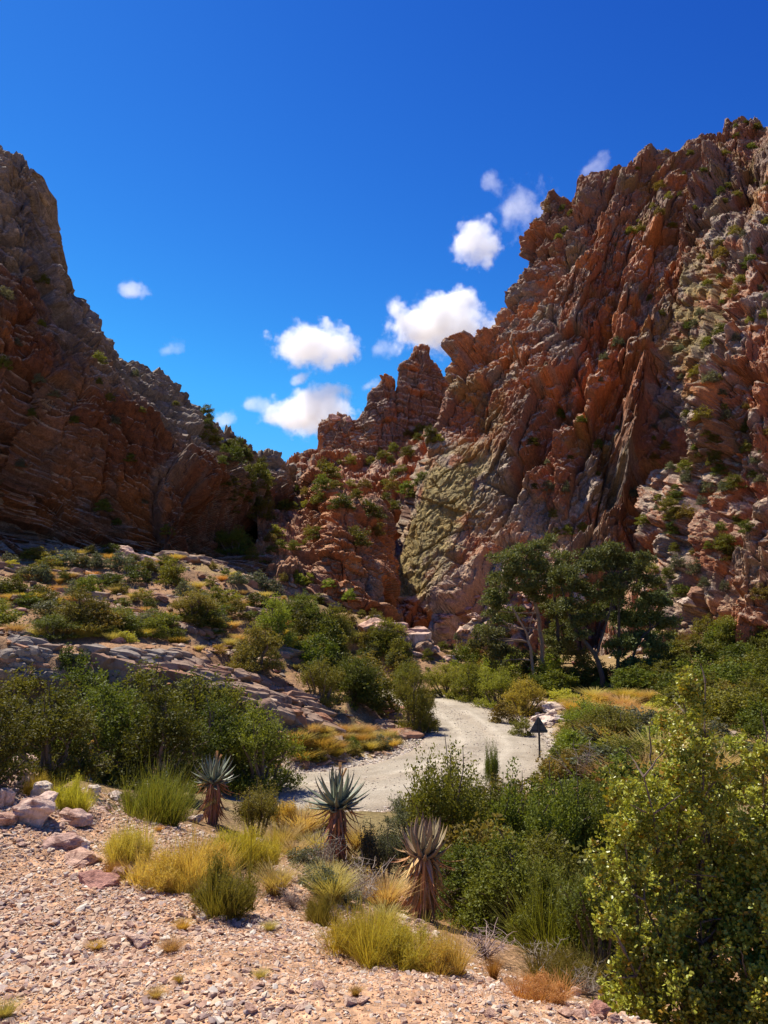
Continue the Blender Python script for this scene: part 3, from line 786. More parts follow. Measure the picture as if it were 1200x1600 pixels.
BIG = [
 (52,1292,80,50,0,ST_PURPLE,'large purple and white rock, biggest of the rocks on the gravel crest'),
 (112,1290,58,28,1,ST_PURPLE,'purplish rock wedged beside the largest purple and white rock'),
 (22,1228,52,26,2,ST_PURPLE,'pinkish white rock heaped behind the largest rock'),
 (8,1184,34,22,3,ST_WHITE,'small white rock on top of the heap at the picture edge'),
 (30,1205,50,24,4,ST_PURPLE,'flat pink rock under the topmost white rock'),
 (60,1248,40,26,5,ST_WHITE,'white rock poking up behind the largest purple rock'),
 (142,1242,28,15,6,ST_WHITE,'bright white rock beside the small flowering bush'),
 (176,1250,22,14,7,ST_WHITE,'small white rock at the foot of the green broom bush'),
 (90,1328,70,22,1,ST_PINK,'flat pale pink rock half sunk in the gravel'),
 (118,1352,62,18,2,ST_PINK,'long flat pale rock below the purple rocks'),
 (148,1388,58,22,3,ST_RED,'flat red rock lying on the gravel'),
 (182,1374,28,16,4,ST_PINK,'small pale rock next to the flat red rock'),
 (574,1410,36,22,5,ST_WHITE,'white rock standing between the two front aloes'),
 (620,1424,50,18,6,ST_PINK,'low pink rock at the foot of the brown skirted aloe'),
 (215,1478,44,16,7,ST_PINK,'low purplish stone in the open gravel'),
 (940,1592,34,20,0,ST_RED,'reddish rock at the corner beside the big yellow green shrub'),
 (900,1556,22,14,1,ST_PURPLE,'pale grey rock behind the orange grass tuft'),
 (962,1600,22,12,2,ST_PINK,'small brown rock next to the reddish corner rock'),
 (300,1285,30,12,3,ST_WHITE,'small white rock below the dark rosette aloe'),
 (372,1350,22,12,4,ST_WHITE,'small white rock by the yellow green shrub'),
 (0,1262,34,30,5,ST_PINK,'brown rock cut by the edge beside the largest rock'),
 (390,1352,16,10,6,ST_WHITE,'tiny white rock between broom clumps'),
]
for i, (px, py, w, h, v, mt, lb) in enumerate(BIG):
    stone_at(px, py, w, h, boulders[v], mt, lb, rz=i*1.3, tilt=(0.12*math.sin(i*3), 0.1*math.cos(i*5)))

# loose stones that can be picked out one by one
cnt = 0
while cnt < 180:
    px = random.uniform(-10, 960); py = random.uniform(1240, 1598)
    loc, nor, nm = drop(px, py)
    if nm != 'ground' or loc.y > gravel_edge(loc.x)+0.4: continue
    s = (0.026+0.045*random.random()**3)*(0.7+loc.y*0.09)
    o = put('stone', small_stones[cnt % 10], loc+Vector((0, 0, s*0.10)), (random.uniform(-.3, .3), random.uniform(-.3, .3), random.uniform(0, 6.3)), (s, s, s*random.uniform(.7, 1.2)))
    sw = 'small' if s < 0.036 else ('middling' if s < 0.055 else 'large')
    ld = min((('in the bottom corner', 40, 1580), ('along the bottom edge', 380, 1580), ('near the bottom of the open gravel', 200, 1520), ('below the yellow green broom', 600, 1570), ('by the orange tuft', 800, 1580), ('below the golden brooms', 320, 1470), ('under the flat red rock', 140, 1440),
              ('below the largest purple rock', 60, 1360), ('beside the greenish broom', 430, 1450), ('at the edge of the picture', 5, 1450), ('in the middle of the gravel', 260, 1500), ('below the olive broom', 500, 1500), ('among the crest rocks', 150, 1300)), key=lambda l: (l[1]-px)**2+(l[2]-py)**2)[0]
    tag(o, '%s angular stone lying loose on the gravel %s' % (sw, ld), 'stone', 'loose stones on the foreground gravel')
    cnt += 1

def gn_scatter(name, pts, rots, scales, idx, meshes, label, cat):
    """stuff nobody could count: one object, copies laid by geometry nodes"""
    n = len(pts)
    me = bpy.data.meshes.new(name); me.vertices.add(n); me.vertices.foreach_set('co', np.asarray(pts, np.float32).ravel())
    for nm, dt, arr in (('rot', 'FLOAT_VECTOR', rots), ('scl', 'FLOAT_VECTOR', scales)):
        a = me.attributes.new(nm, dt, 'POINT'); a.data.foreach_set('vector', np.asarray(arr, np.float32).ravel())
    a = me.attributes.new('idx', 'INT', 'POINT'); a.data.foreach_set('value', np.asarray(idx, np.int32))
    o = link(name, me); tag(o, label, cat, kind='stuff')
    src = bpy.data.collections.new(name+'_pieces')
    for k, m_ in enumerate(meshes):
        src.objects.link(bpy.data.objects.new('%s_piece_%02d' % (name, k), m_))
    ng = bpy.data.node_groups.new(name, 'GeometryNodeTree')
    ng.interface.new_socket('Geometry', in_out='INPUT', socket_type='NodeSocketGeometry')
    ng.interface.new_socket('Geometry', in_out='OUTPUT', socket_type='NodeSocketGeometry')
    N, L = ng.nodes, ng.links
    gi = N.new('NodeGroupInput'); go = N.new('NodeGroupOutput')
    mp = N.new('GeometryNodeMeshToPoints'); mp.inputs['Radius'].default_value = 0.001
    ci = N.new('GeometryNodeCollectionInfo'); ci.inputs['Collection'].default_value = src
    ci.inputs['Separate Children'].default_value = True; ci.inputs['Reset Children'].default_value = True
    ip = N.new('GeometryNodeInstanceOnPoints'); ip.inputs['Pick Instance'].default_value = True
    def at(nm, t):
        q = N.new('GeometryNodeInputNamedAttribute'); q.data_type = t; q.inputs['Name'].default_value = nm; return q.outputs['Attribute']
    L.new(gi.outputs[0], mp.inputs[0]); L.new(mp.outputs[0], ip.inputs['Points']); L.new(ci.outputs[0], ip.inputs['Instance'])
    L.new(at('idx', 'INT'), ip.inputs['Instance Index']); L.new(at('rot', 'FLOAT_VECTOR'), ip.inputs['Rotation']); L.new(at('scl', 'FLOAT_VECTOR'), ip.inputs['Scale'])
    L.new(ip.outputs[0], go.inputs[0])
    md = o.modifiers.new('scatter', 'NODES'); md.node_group = ng
    return o

def gravel_material(name, pal, bright=0.84):
    m, N, L, out = nodes(name)
    oi = N.new('ShaderNodeObjectInfo'); co = N.new('ShaderNodeTexCoord')
    rp = ramp(N, L, oi.outputs['Random'], [(i/len(pal), tuple(v*bright for v in c)) for i, c in enumerate(pal)]); rp.color_ramp.interpolation = 'CONSTANT'
    nz = tex_noise(N, L, 3.5, 4, 0.65, co.outputs['Object'])
    rr = ramp(N, L, nz.outputs[0], [(0.3, (0.75, 0.72, 0.72)), (0.7, (1.2, 1.2, 1.2))])
    mu = N.new('ShaderNodeMixRGB'); mu.blend_type = 'MULTIPLY'; mu.inputs[0].default_value = 1
    L.new(rp.outputs[0], mu.inputs[1]); L.new(rr.outputs[0], mu.inputs[2])
    bs = N.new('ShaderNodeBsdfPrincipled'); bs.inputs['Roughness'].default_value = 0.88; bs.inputs['Specular IOR Level'].default_value = 0.2
    L.new(mu.outputs[0], bs.inputs['Base Color']); L.new(bs.outputs[0], out.inputs[0])
    return m
PAL = [(0.627, 0.423, 0.271), (0.571, 0.348, 0.208), (0.645, 0.47, 0.316), (0.498, 0.301, 0.189), (0.59, 0.376, 0.234), (0.682, 0.545, 0.397), (0.424, 0.254, 0.18), (0.571, 0.31, 0.163), (0.516, 0.395, 0.307), (0.443, 0.329, 0.271), (0.627, 0.432, 0.288), (0.737, 0.639, 0.505), (0.351, 0.235, 0.189), (0.608, 0.461, 0.325)]
GRAVEL = gravel_material('gravel', PAL)
VERGE = gravel_material('verge_gravel', [(0.58,0.49,0.38),(0.50,0.42,0.32),(0.64,0.55,0.44),(0.46,0.34,0.25),(0.54,0.46,0.37)])
RUBBLE = gravel_material('rubble', [(0.42,0.25,0.14),(0.36,0.21,0.12),(0.48,0.31,0.19),(0.32,0.19,0.11),(0.54,0.40,0.28),(0.32,0.24,0.17),(0.44,0.22,0.10)])
def chips(mat, seed):
    L_ = []
    for i in range(10):
        m_ = hull_mesh('chip', seed+i, 12 if i % 2 else 16, (1.0, 0.78, 0.42+0.05*(i % 4))); m_.materials.append(mat); L_.append(m_)
    return L_
def chip_field(name, x, y, size, mat, label, seed, tilt=0.35, zadd=0.12, cat='gravel', hfun=None):
    r = np.random.default_rng(seed); n = len(x)
    z = ground_h(x, y) if hfun is None else hfun(x, y)
    P = np.stack([x, y, z+size*zadd], -1)
    Rr = np.stack([r.uniform(-tilt, tilt, n), r.uniform(-tilt, tilt, n), r.uniform(0, 2*PI, n)], -1)
    S = size[:, None]*np.stack([r.uniform(.8, 1.4, n), r.uniform(.8, 1.2, n), r.uniform(.5, 1.1, n)], -1)
    gn_scatter(name, P, Rr, S, r.integers(0, 10, n), chips(mat, seed*37), label, cat)

def make_gravel():
    r = RNG; N0 = 380000
    D = 2.5+(r.random(N0)**0.85)*8.0
    x = r.uniform(-0.58, 0.58, N0)*D; y = D
    e = gravel_edge(x)
    pt = fbm(x*1.3, y*1.3, 3, 77)
    keep = (y < e+0.2) | ((y < e+2.2) & (r.random(N0) < 0.15))
    keep &= r.random(N0) < 0.78+0.40*pt
    x = x[keep]; y = y[keep]; n = len(x); pt = pt[keep]
    size = (0.005+0.008*r.random(n)+0.032*r.random(n)**13)*(0.72+0.09*y)*(1+0.3*pt)
    chip_field('gravel', x, y, size, GRAVEL, 'pink and tan gravel covering the foreground slope', 11, 0.5)
    n = 9000; k = r.integers(60, 240, n); side = r.choice([-1, 1], n)
    C = road_c; T = np.gradient(C, axis=0); T /= np.linalg.norm(T, axis=1)[:, None]; Nn = np.stack([T[:, 1], -T[:, 0]], -1)
    off = side*(2.45+np.abs(r.normal(0, 0.55, n)))
    x = C[k, 0]+Nn[k, 0]*off+r.normal(0, .1, n); y = C[k, 1]+Nn[k, 1]*off+r.normal(0, .1, n)
    q = (y > 18) & (y < 50) & (x > -8); x = x[q]; y = y[q]
    chip_field('verge_gravel', x, y, 0.035+0.14*r.random(len(x))**4, VERGE, 'pale loose stones along the edges of the gravel road', 12, hfun=lambda a, c: np.maximum(ground_h(a, c), ROAD_Z-0.03))
    # loose stones lying on the road itself, thickest along the crown and edges
    n = 9000; k = r.integers(60, 250, n); s_ = r.choice([-2.4, -0.1, 2.3], n)+r.normal(0, 0.45, n)
    x = C[k, 0]+Nn[k, 0]*s_+r.normal(0, .1, n); y = C[k, 1]+Nn[k, 1]*s_+r.normal(0, .1, n)
    q = (y > 18) & (y < 50) & (x > -8) & (road_dist(x, y) < 2.45); x = x[q]; y = y[q]
    chip_field('road_stones', x, y, 0.02+0.06*r.random(len(x))**4, VERGE, 'loose stones strewn over the gravel road', 14, hfun=lambda a, c: ROAD_Z+0.07*(1-np.minimum(road_dist(a, c)/2.7, 1)**2))
    # rubble of the hillside and the valley floor
    n = 26000; D = 26+r.random(n)*38; x = r.uniform(-0.56, 0.56, n)*D; y = D
    q = (road_dist(x, y) > 3.3) & (r.random(n) < 0.45+0.9*fbm(x*0.3, y*0.3, 3, 78)+0.25*(x < 2))
    x = x[q]; y = y[q]
    chip_field('rubble', x, y, 0.06+0.42*r.random(len(x))**6, RUBBLE, 'loose rubble strewn over the hillside and the valley floor', 13, cat='rubble')
make_gravel()

# ------------------------------------------------------------------ foliage
def unit(v): return v/(np.linalg.norm(v, axis=-1, keepdims=True)+1e-9)

def foliage(seed, lobes, twigs, leaves, twig_len, leaf, width=0.45, up=0.5, spread=0.8, colvar=0.25, dry=0.04, drycol=(2.2, 1.4, 0.6), fold=False, surf=0.35, droop=0.0, tip=1.15):
    r = np.random.default_rng(seed)
    Lb = np.array([l[:6] for l in lobes], float)
    w = np.array([l[6] if len(l) > 6 else l[3]*l[5]+l[4]*l[3] for l in lobes]); w = w/w.sum()
    k = r.choice(len(lobes), twigs, p=w)
    d = unit(r.normal(size=(twigs, 3))); d[:, 2] = np.where(d[:, 2] < -0.35, -d[:, 2]*0.5, d[:, 2])
    rr = r.random(twigs)**surf
    lump = 1+0.22*vnoise(d[:, 0]*2.3+seed, d[:, 1]*2.3, d[:, 2]*2.3+k, seed)
    tipp = Lb[k, :3]+d*Lb[k, 3:6]*(rr*lump)[:, None]
    out = unit(d*0.7+np.array((0, 0, up))+r.normal(size=(twigs, 3))*0.3)
    tl = twig_len*r.uniform(0.6, 1.4, twigs)
    st = tipp-out*tl[:, None]
    n = twigs*leaves
    T = np.repeat(np.arange(twigs), leaves)
    t = r.random(n)**0.75
    ax = out[T]
    sd = unit(np.cross(ax, r.normal(size=(n, 3))))
    base = st[T]+ax*(tl[T]*t)[:, None]+sd*leaf*0.25
    base[:, 2] -= droop*t*t*tl[T]
    ld = unit(ax*0.55+sd*spread+r.normal(size=(n, 3))*0.35)
    ld[:, 2] -= droop
    ld = unit(ld)
    sv_ = unit(np.cross(ld, r.normal(size=(n, 3))))
    nv = np.cross(ld, sv_)
    L = leaf*r.uniform(0.65, 1.3, n)[:, None]; Wd = L*width
    p0 = base; p2 = base+ld*L; p1 = base+ld*L*0.5+sv_*Wd*0.5; p3 = base+ld*L*0.5-sv_*Wd*0.5
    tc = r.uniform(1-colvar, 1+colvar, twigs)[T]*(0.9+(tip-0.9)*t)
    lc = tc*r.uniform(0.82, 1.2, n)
    C = np.ones((n, 3))*lc[:, None]
    C[:, 0] *= r.uniform(0.9, 1.15, n)
    dm = (r.random(twigs) < dry)[T] | (r.random(n) < dry*0.5)
    C = np.where(dm[:, None], C*np.array(drycol), C)
    if fold:
        p1 = p1+nv*Wd*0.22; p3 = p3+nv*Wd*0.22
        q1 = base+ld*L*0.22+sv_*Wd*0.42+nv*Wd*0.18; q3 = base+ld*L*0.22-sv_*Wd*0.42+nv*Wd*0.18
        s1 = base+ld*L*0.8+sv_*Wd*0.36+nv*Wd*0.15; s3 = base+ld*L*0.8-sv_*Wd*0.36+nv*Wd*0.15
        V = np.stack([p0, q1, s1, p2, s3, q3], 1)
        Q = (np.arange(n)[:, None, None]*6+np.array([(0, 1, 2, 3), (0, 3, 4, 5)])[None]).reshape(-1, 4)
        return V.reshape(-1, 3), Q, np.repeat(C, 6, 0)
    V = np.stack([p0, p1, p2, p3], 1)
    Q = np.arange(n*4).reshape(-1, 4)
    return V.reshape(-1, 3), Q, np.repeat(C, 4, 0)

def blades(seed, n, height, radius, lean=0.7, width=0.006, curve=0.3, base=0.15, colvar=0.3, seg=3, tipc=(1.2, 1.1, 0.9), basec=(0.9, 0.75, 0.6), hv=0.35, dome=True):
    """fine stems rising from a tuft, each one a tapering ribbon"""
    r = np.random.default_rng(seed)
    a = r.uniform(0, 2*PI, n); q = np.sqrt(r.random(n))
    b = np.stack([np.cos(a)*q*base, np.sin(a)*q*base, np.zeros(n)], -1)
    a2 = a+r.normal(0, 0.5, n)
    h = height*(1-hv*r.random(n))
    if dome: h = h*np.sqrt(np.clip(1-(q*0.75)**2, 0.1, 1))
    rad_ = radius*q*r.uniform(0.5, 1.1, n)*lean
    tipp = np.stack([np.cos(a2)*rad_, np.sin(a2)*rad_, h], -1)
    sd = unit(np.stack([-np.sin(a2+r.normal(0, .8, n)), np.cos(a2+r.normal(0, .8, n)), np.zeros(n)], -1))
    V = []; C = []
    bc = r.uniform(1-colvar, 1+colvar, n)
    j1 = r.normal(0, 0.03*height, (n, 3))
    for s in range(seg+1):
        f = s/seg
        p = b+(tipp)*np.array((1, 1, 0))*(f**(1+curve*2))+np.array((0, 0, 1))*(h*f*(1-curve*0.15*f))[:, None]+j1*math.sin(f*PI)
        w = width*(1-0.75*f)
        V += [p-sd*w, p+sd*w]
        cc = np.array(basec)*(1-f)+np.array(tipc)*f
        C += [bc[:, None]*cc]*2
    V = np.stack(V, 1); C = np.stack(C, 1); m = 2*(seg+1)
    Fq = np.array([(2*s, 2*s+1, 2*s+3, 2*s+2) for s in range(seg)])
    Q = (np.arange(n)[:, None, None]*m+Fq[None]).reshape(-1, 4)
    return V.reshape(-1, 3), Q, C.reshape(-1, 3)

def join(*parts):
    V, Q, C, o = [], [], [], 0
    for v, q, c in parts:
        V.append(v); Q.append(q+o); C.append(c); o += len(v)
    return np.concatenate(V), np.concatenate(Q), np.concatenate(C)

def tubes(paths, sides=6):
    """paths: list of (points, r0, r1)"""
    V, Q, o = [], [], 0
    for pts, r0, r1 in paths:
        pts = np.array(pts, float); n = len(pts)
        T = unit(np.gradient(pts, axis=0))
        up = np.array((0.31, 0.17, 0.93)); A = unit(np.cross(T, up)); B = np.cross(T, A)
        ang = np.linspace(0, 2*PI, sides, endpoint=False)
        rr = np.linspace(r0, r1, n)
        ring = pts[:, None]+rr[:, None, None]*(np.cos(ang)[None, :, None]*A[:, None]+np.sin(ang)[None, :, None]*B[:, None])
        V.append(ring.reshape(-1, 3))
        i = np.arange(n-1)[:, None]; j = np.arange(sides)[None, :]; j2 = (j+1) % sides
        Q.append(o+np.stack([i*sides+j, i*sides+j2, (i+1)*sides+j2, (i+1)*sides+j], -1).reshape(-1, 4)); o += n*sides
    V = np.concatenate(V); Q = np.concatenate(Q)
    return V, Q, np.ones((len(V), 3))

def wiggle(a, b, n, amp, rnd):
    a = np.array(a, float); b = np.array(b, float)
    t = np.linspace(0, 1, n)[:, None]
    p = a+(b-a)*t
    k = np.array([[rnd.gauss(0, 1) for _ in range(3)] for _ in range(n)])*amp*np.linalg.norm(b-a)
    k[0] = 0
    return p+np.cumsum(k, 0)*0.5

# leaf and bark materials: the colours of the plants themselves
M_DARK = leaf_material('dark_green_leaf', (0.115, 0.120, 0.016), 0.32, 0.6, 0.2)
M_MID = leaf_material('green_leaf', (0.165, 0.170, 0.022), 0.35, 0.6, 0.2)
M_BRIGHT = leaf_material('bright_green_leaf', (0.24, 0.26, 0.032), 0.4, 0.6, 0.2)
M_OLIVE = leaf_material('olive_leaf', (0.21, 0.175, 0.030), 0.35, 0.6, 0.2)
M_GREYG = leaf_material('grey_green_leaf', (0.15, 0.155, 0.085), 0.3, 0.6, 0.2)
M_YELLOW = leaf_material('yellow_green_leaf', (0.52, 0.42, 0.06), 0.4, 0.6, 0.2)
M_BROOM = leaf_material('broom_stem', (0.58, 0.43, 0.10), 0.35, 0.6, 0.2, 0.12, 0.015)
M_BROOMG = leaf_material('green_broom_stem', (0.20, 0.215, 0.028), 0.35, 0.6)
M_STRAW = leaf_material('dry_grass', (0.52, 0.38, 0.15), 0.35, 0.7, 0.2, 0.15)
M_ORANGE = leaf_material('orange_dry_grass', (0.50, 0.32, 0.085), 0.35, 0.7, 0.2)
M_TWIG = leaf_material('dead_twig', (0.30, 0.23, 0.18), 0.05, 0.8, 0.2)
M_RUSTY = leaf_material('rust_leaf', (0.36, 0.15, 0.06), 0.3, 0.7, 0.2)
M_ROUND = leaf_material('round_waxy_leaf', (0.38, 0.385, 0.045), 0.20, 0.4, 0.4, 0.05, 0.0)
M_GUM = leaf_material('gum_leaf', (0.155, 0.160, 0.045), 0.22, 0.6, 0.2)
M_STEM = plain_material('woody_stem', (0.16, 0.11, 0.08))
M_BARK = plain_material('gum_bark', (0.34, 0.22, 0.14), scale=3)
M_BARKD = plain_material('dark_bark', (0.07, 0.055, 0.045), scale=3)

def lobes_bush(seed, n=7, flat=1.0, upright=False):
    r = random.Random(seed); L = [(0, 0, 0.40, 0.36, 0.36, 0.40)]
    if not upright:
        for i in range(6):
            a = i*1.047+r.uniform(-.3, .3); L.append((math.cos(a)*.3, math.sin(a)*.3, 0.14, .2, .2, .15))
    for i in range(n):
        a = i/n*2*PI+r.uniform(-.4, .4); q = r.uniform(0.16, 0.30)
        z = r.uniform(0.26, 0.66)
        if upright: L.append((math.cos(a)*q, math.sin(a)*q, 0.5, 0.13, 0.13, r.uniform(0.32, 0.5)))
        else: L.append((math.cos(a)*q, math.sin(a)*q, z, r.uniform(.15, .23), r.uniform(.15, .23), r.uniform(.17, .27)))
    if not upright: L.append((r.uniform(-.1, .1), r.uniform(-.1, .1), 0.72, .2, .2, .22))
    return L

def stems_for(lobes, seed, r0=0.022, h0=-0.05, kids=2):
    rnd = random.Random(seed); P = []
    for l in lobes:
        c = np.array(l[:3]); b = np.array((c[0]*0.15, c[1]*0.15, h0))
        p = wiggle(b, c, 6, 0.05, rnd); P.append((p, r0, r0*0.4))
        for _ in range(kids):
            d = np.array([rnd.gauss(0, 1) for _ in range(3)]); d[2] = abs(d[2]); d = d/np.linalg.norm(d)
            P.append((wiggle(p[-2], c+d*np.array(l[3:6])*0.9, 5, 0.06, rnd), r0*0.4, r0*0.12))
    return tubes(P, 5)

def mk(name, vqc, mat): return mesh_np(name, vqc[0], vqc[1], mat, vqc[2])
PROTO = {}
PROTO['leafy'] = []
for s in range(3):
    lb = lobes_bush(s+1, 8)
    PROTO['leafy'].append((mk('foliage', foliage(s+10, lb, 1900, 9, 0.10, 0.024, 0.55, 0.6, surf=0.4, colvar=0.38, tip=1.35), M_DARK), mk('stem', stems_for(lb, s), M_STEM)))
PROTO['tall'] = []
for s in range(3):
    lb = lobes_bush(s+31, 9, upright=True)
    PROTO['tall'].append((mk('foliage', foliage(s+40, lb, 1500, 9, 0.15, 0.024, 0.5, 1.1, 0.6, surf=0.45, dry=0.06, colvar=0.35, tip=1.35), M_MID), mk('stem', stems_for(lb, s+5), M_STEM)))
PROTO['far'] = []
for s in range(6):
    lb = lobes_bush(s+61, 6)
    PROTO['far'].append((mk('foliage', foliage(s+70, lb, 520, 6, 0.13, 0.050, 0.6, 0.5, surf=0.4, colvar=0.4, tip=1.35), M_MID), None))
PROTO['broom'] = []
def broom_parts(s, lf, n):
    """many thin shoots in several tufts, with small leaves and flower specks along them"""
    r = random.Random(s); parts = []
    for i in range(8):
        a = i*0.9+r.uniform(-.3, .3); q = 0.0 if i == 0 else r.uniform(0.12, 0.42)
        v, f, c = blades(s*10+i, 170, r.uniform(0.45, 1.15), r.uniform(0.35, 0.65), 1.0, 0.0042, 0.15, 0.10, 0.35, hv=0.6)
        v = v+np.array((math.cos(a)*q, math.sin(a)*q, 0)); parts.append((v, f, c*r.uniform(.8, 1.15)))
    lb = [(0, 0, 0.38, 0.27, 0.27, 0.34)]
    for i in range(13):
        a = r.uniform(0, 6.28); q = r.uniform(.12, .46); lb.append((math.cos(a)*q, math.sin(a)*q, r.uniform(.12, .75-q), .12, .12, r.uniform(.14, .36)))
    parts.append(foliage(s+95, lb, n, 8, 0.13, lf, 0.22, 1.6, 0.35, surf=0.6, colvar=0.4, tip=1.5, dry=0.08, drycol=(1.5, 1.2, 0.7)))
    return join(*parts)
for s in range(4):
    PROTO['broom'].append((mk('foliage', broom_parts(s+90, 0.040, 1300), M_BROOM), mk('stem', stems_for([(0.1, 0, .3, .1, .1, .1), (-.1, .1, .3, .1, .1, .1), (0, -.12, .3, .1, .1, .1)], s), M_STEM)))
PROTO['tuft'] = []
for s in range(4):
    PROTO['tuft'].append((mk('blades', blades(s+110, 500, 1.0, 0.75, 1.0, 0.009, 0.5, 0.16, 0.3, dome=False), M_STRAW), None))
PROTO['twiggy'] = []
for s in range(2):
    rnd = random.Random(s+3); P = []
    for i in range(26):
        a = rnd.uniform(0, 6.28); q = rnd.uniform(0.1, 0.5); e = (math.cos(a)*q, math.sin(a)*q, rnd.uniform(.35, 1))
        p = wiggle((0, 0, 0), e, 6, 0.07, rnd); P.append((p, 0.012, 0.004))
        for k in range(7):
            b = p[rnd.randint(2, 5)]; P.append((wiggle(b, b+np.array((rnd.gauss(0, .13), rnd.gauss(0, .13), rnd.uniform(-.02, .22))), 4, 0.08, rnd), 0.005, 0.002))
    PROTO['twiggy'].append((mk('twigs', tubes(P, 4), M_TWIG), None))

IDX = {k: 0 for k in PROTO}
def plant(kind, px, py, wpx, hpx, mat=None, label=None, name='shrub', cat='shrub', group=None, loc=None, parts=True, sink=0.05, lean=0.0, over=1.12):
    if loc is None:
        loc, nor, nm = drop(px, py)
        if loc is None: return None
    D = loc.y
    w = wpx/F*D*over; h = hpx/F*D*over
    i = IDX[kind]; IDX[kind] += 1
    fol, stem = PROTO[kind][i % len(PROTO[kind])]
    L0 = loc+Vector((0, w*0.15, -h*sink))
    rot = (0, lean, random.uniform(0, 6.28))
    if stem is None or not parts:
        o = put(name, fol, L0, rot, (w, w, h), mat)
        return tag(o, label, cat, group)
    e = bpy.data.objects.new(name, None); COL.objects.link(e)
    e.location = L0; e.rotation_euler = rot; e.scale = (w, w, h)
    tag(e, label, cat, group)
    put('foliage', fol, (0, 0, 0), (0, 0, 0), (1, 1, 1), mat, e)
    put('stem', stem, (0, 0, 0), (0, 0, 0), (1, 1, 1), None, e)
    return e
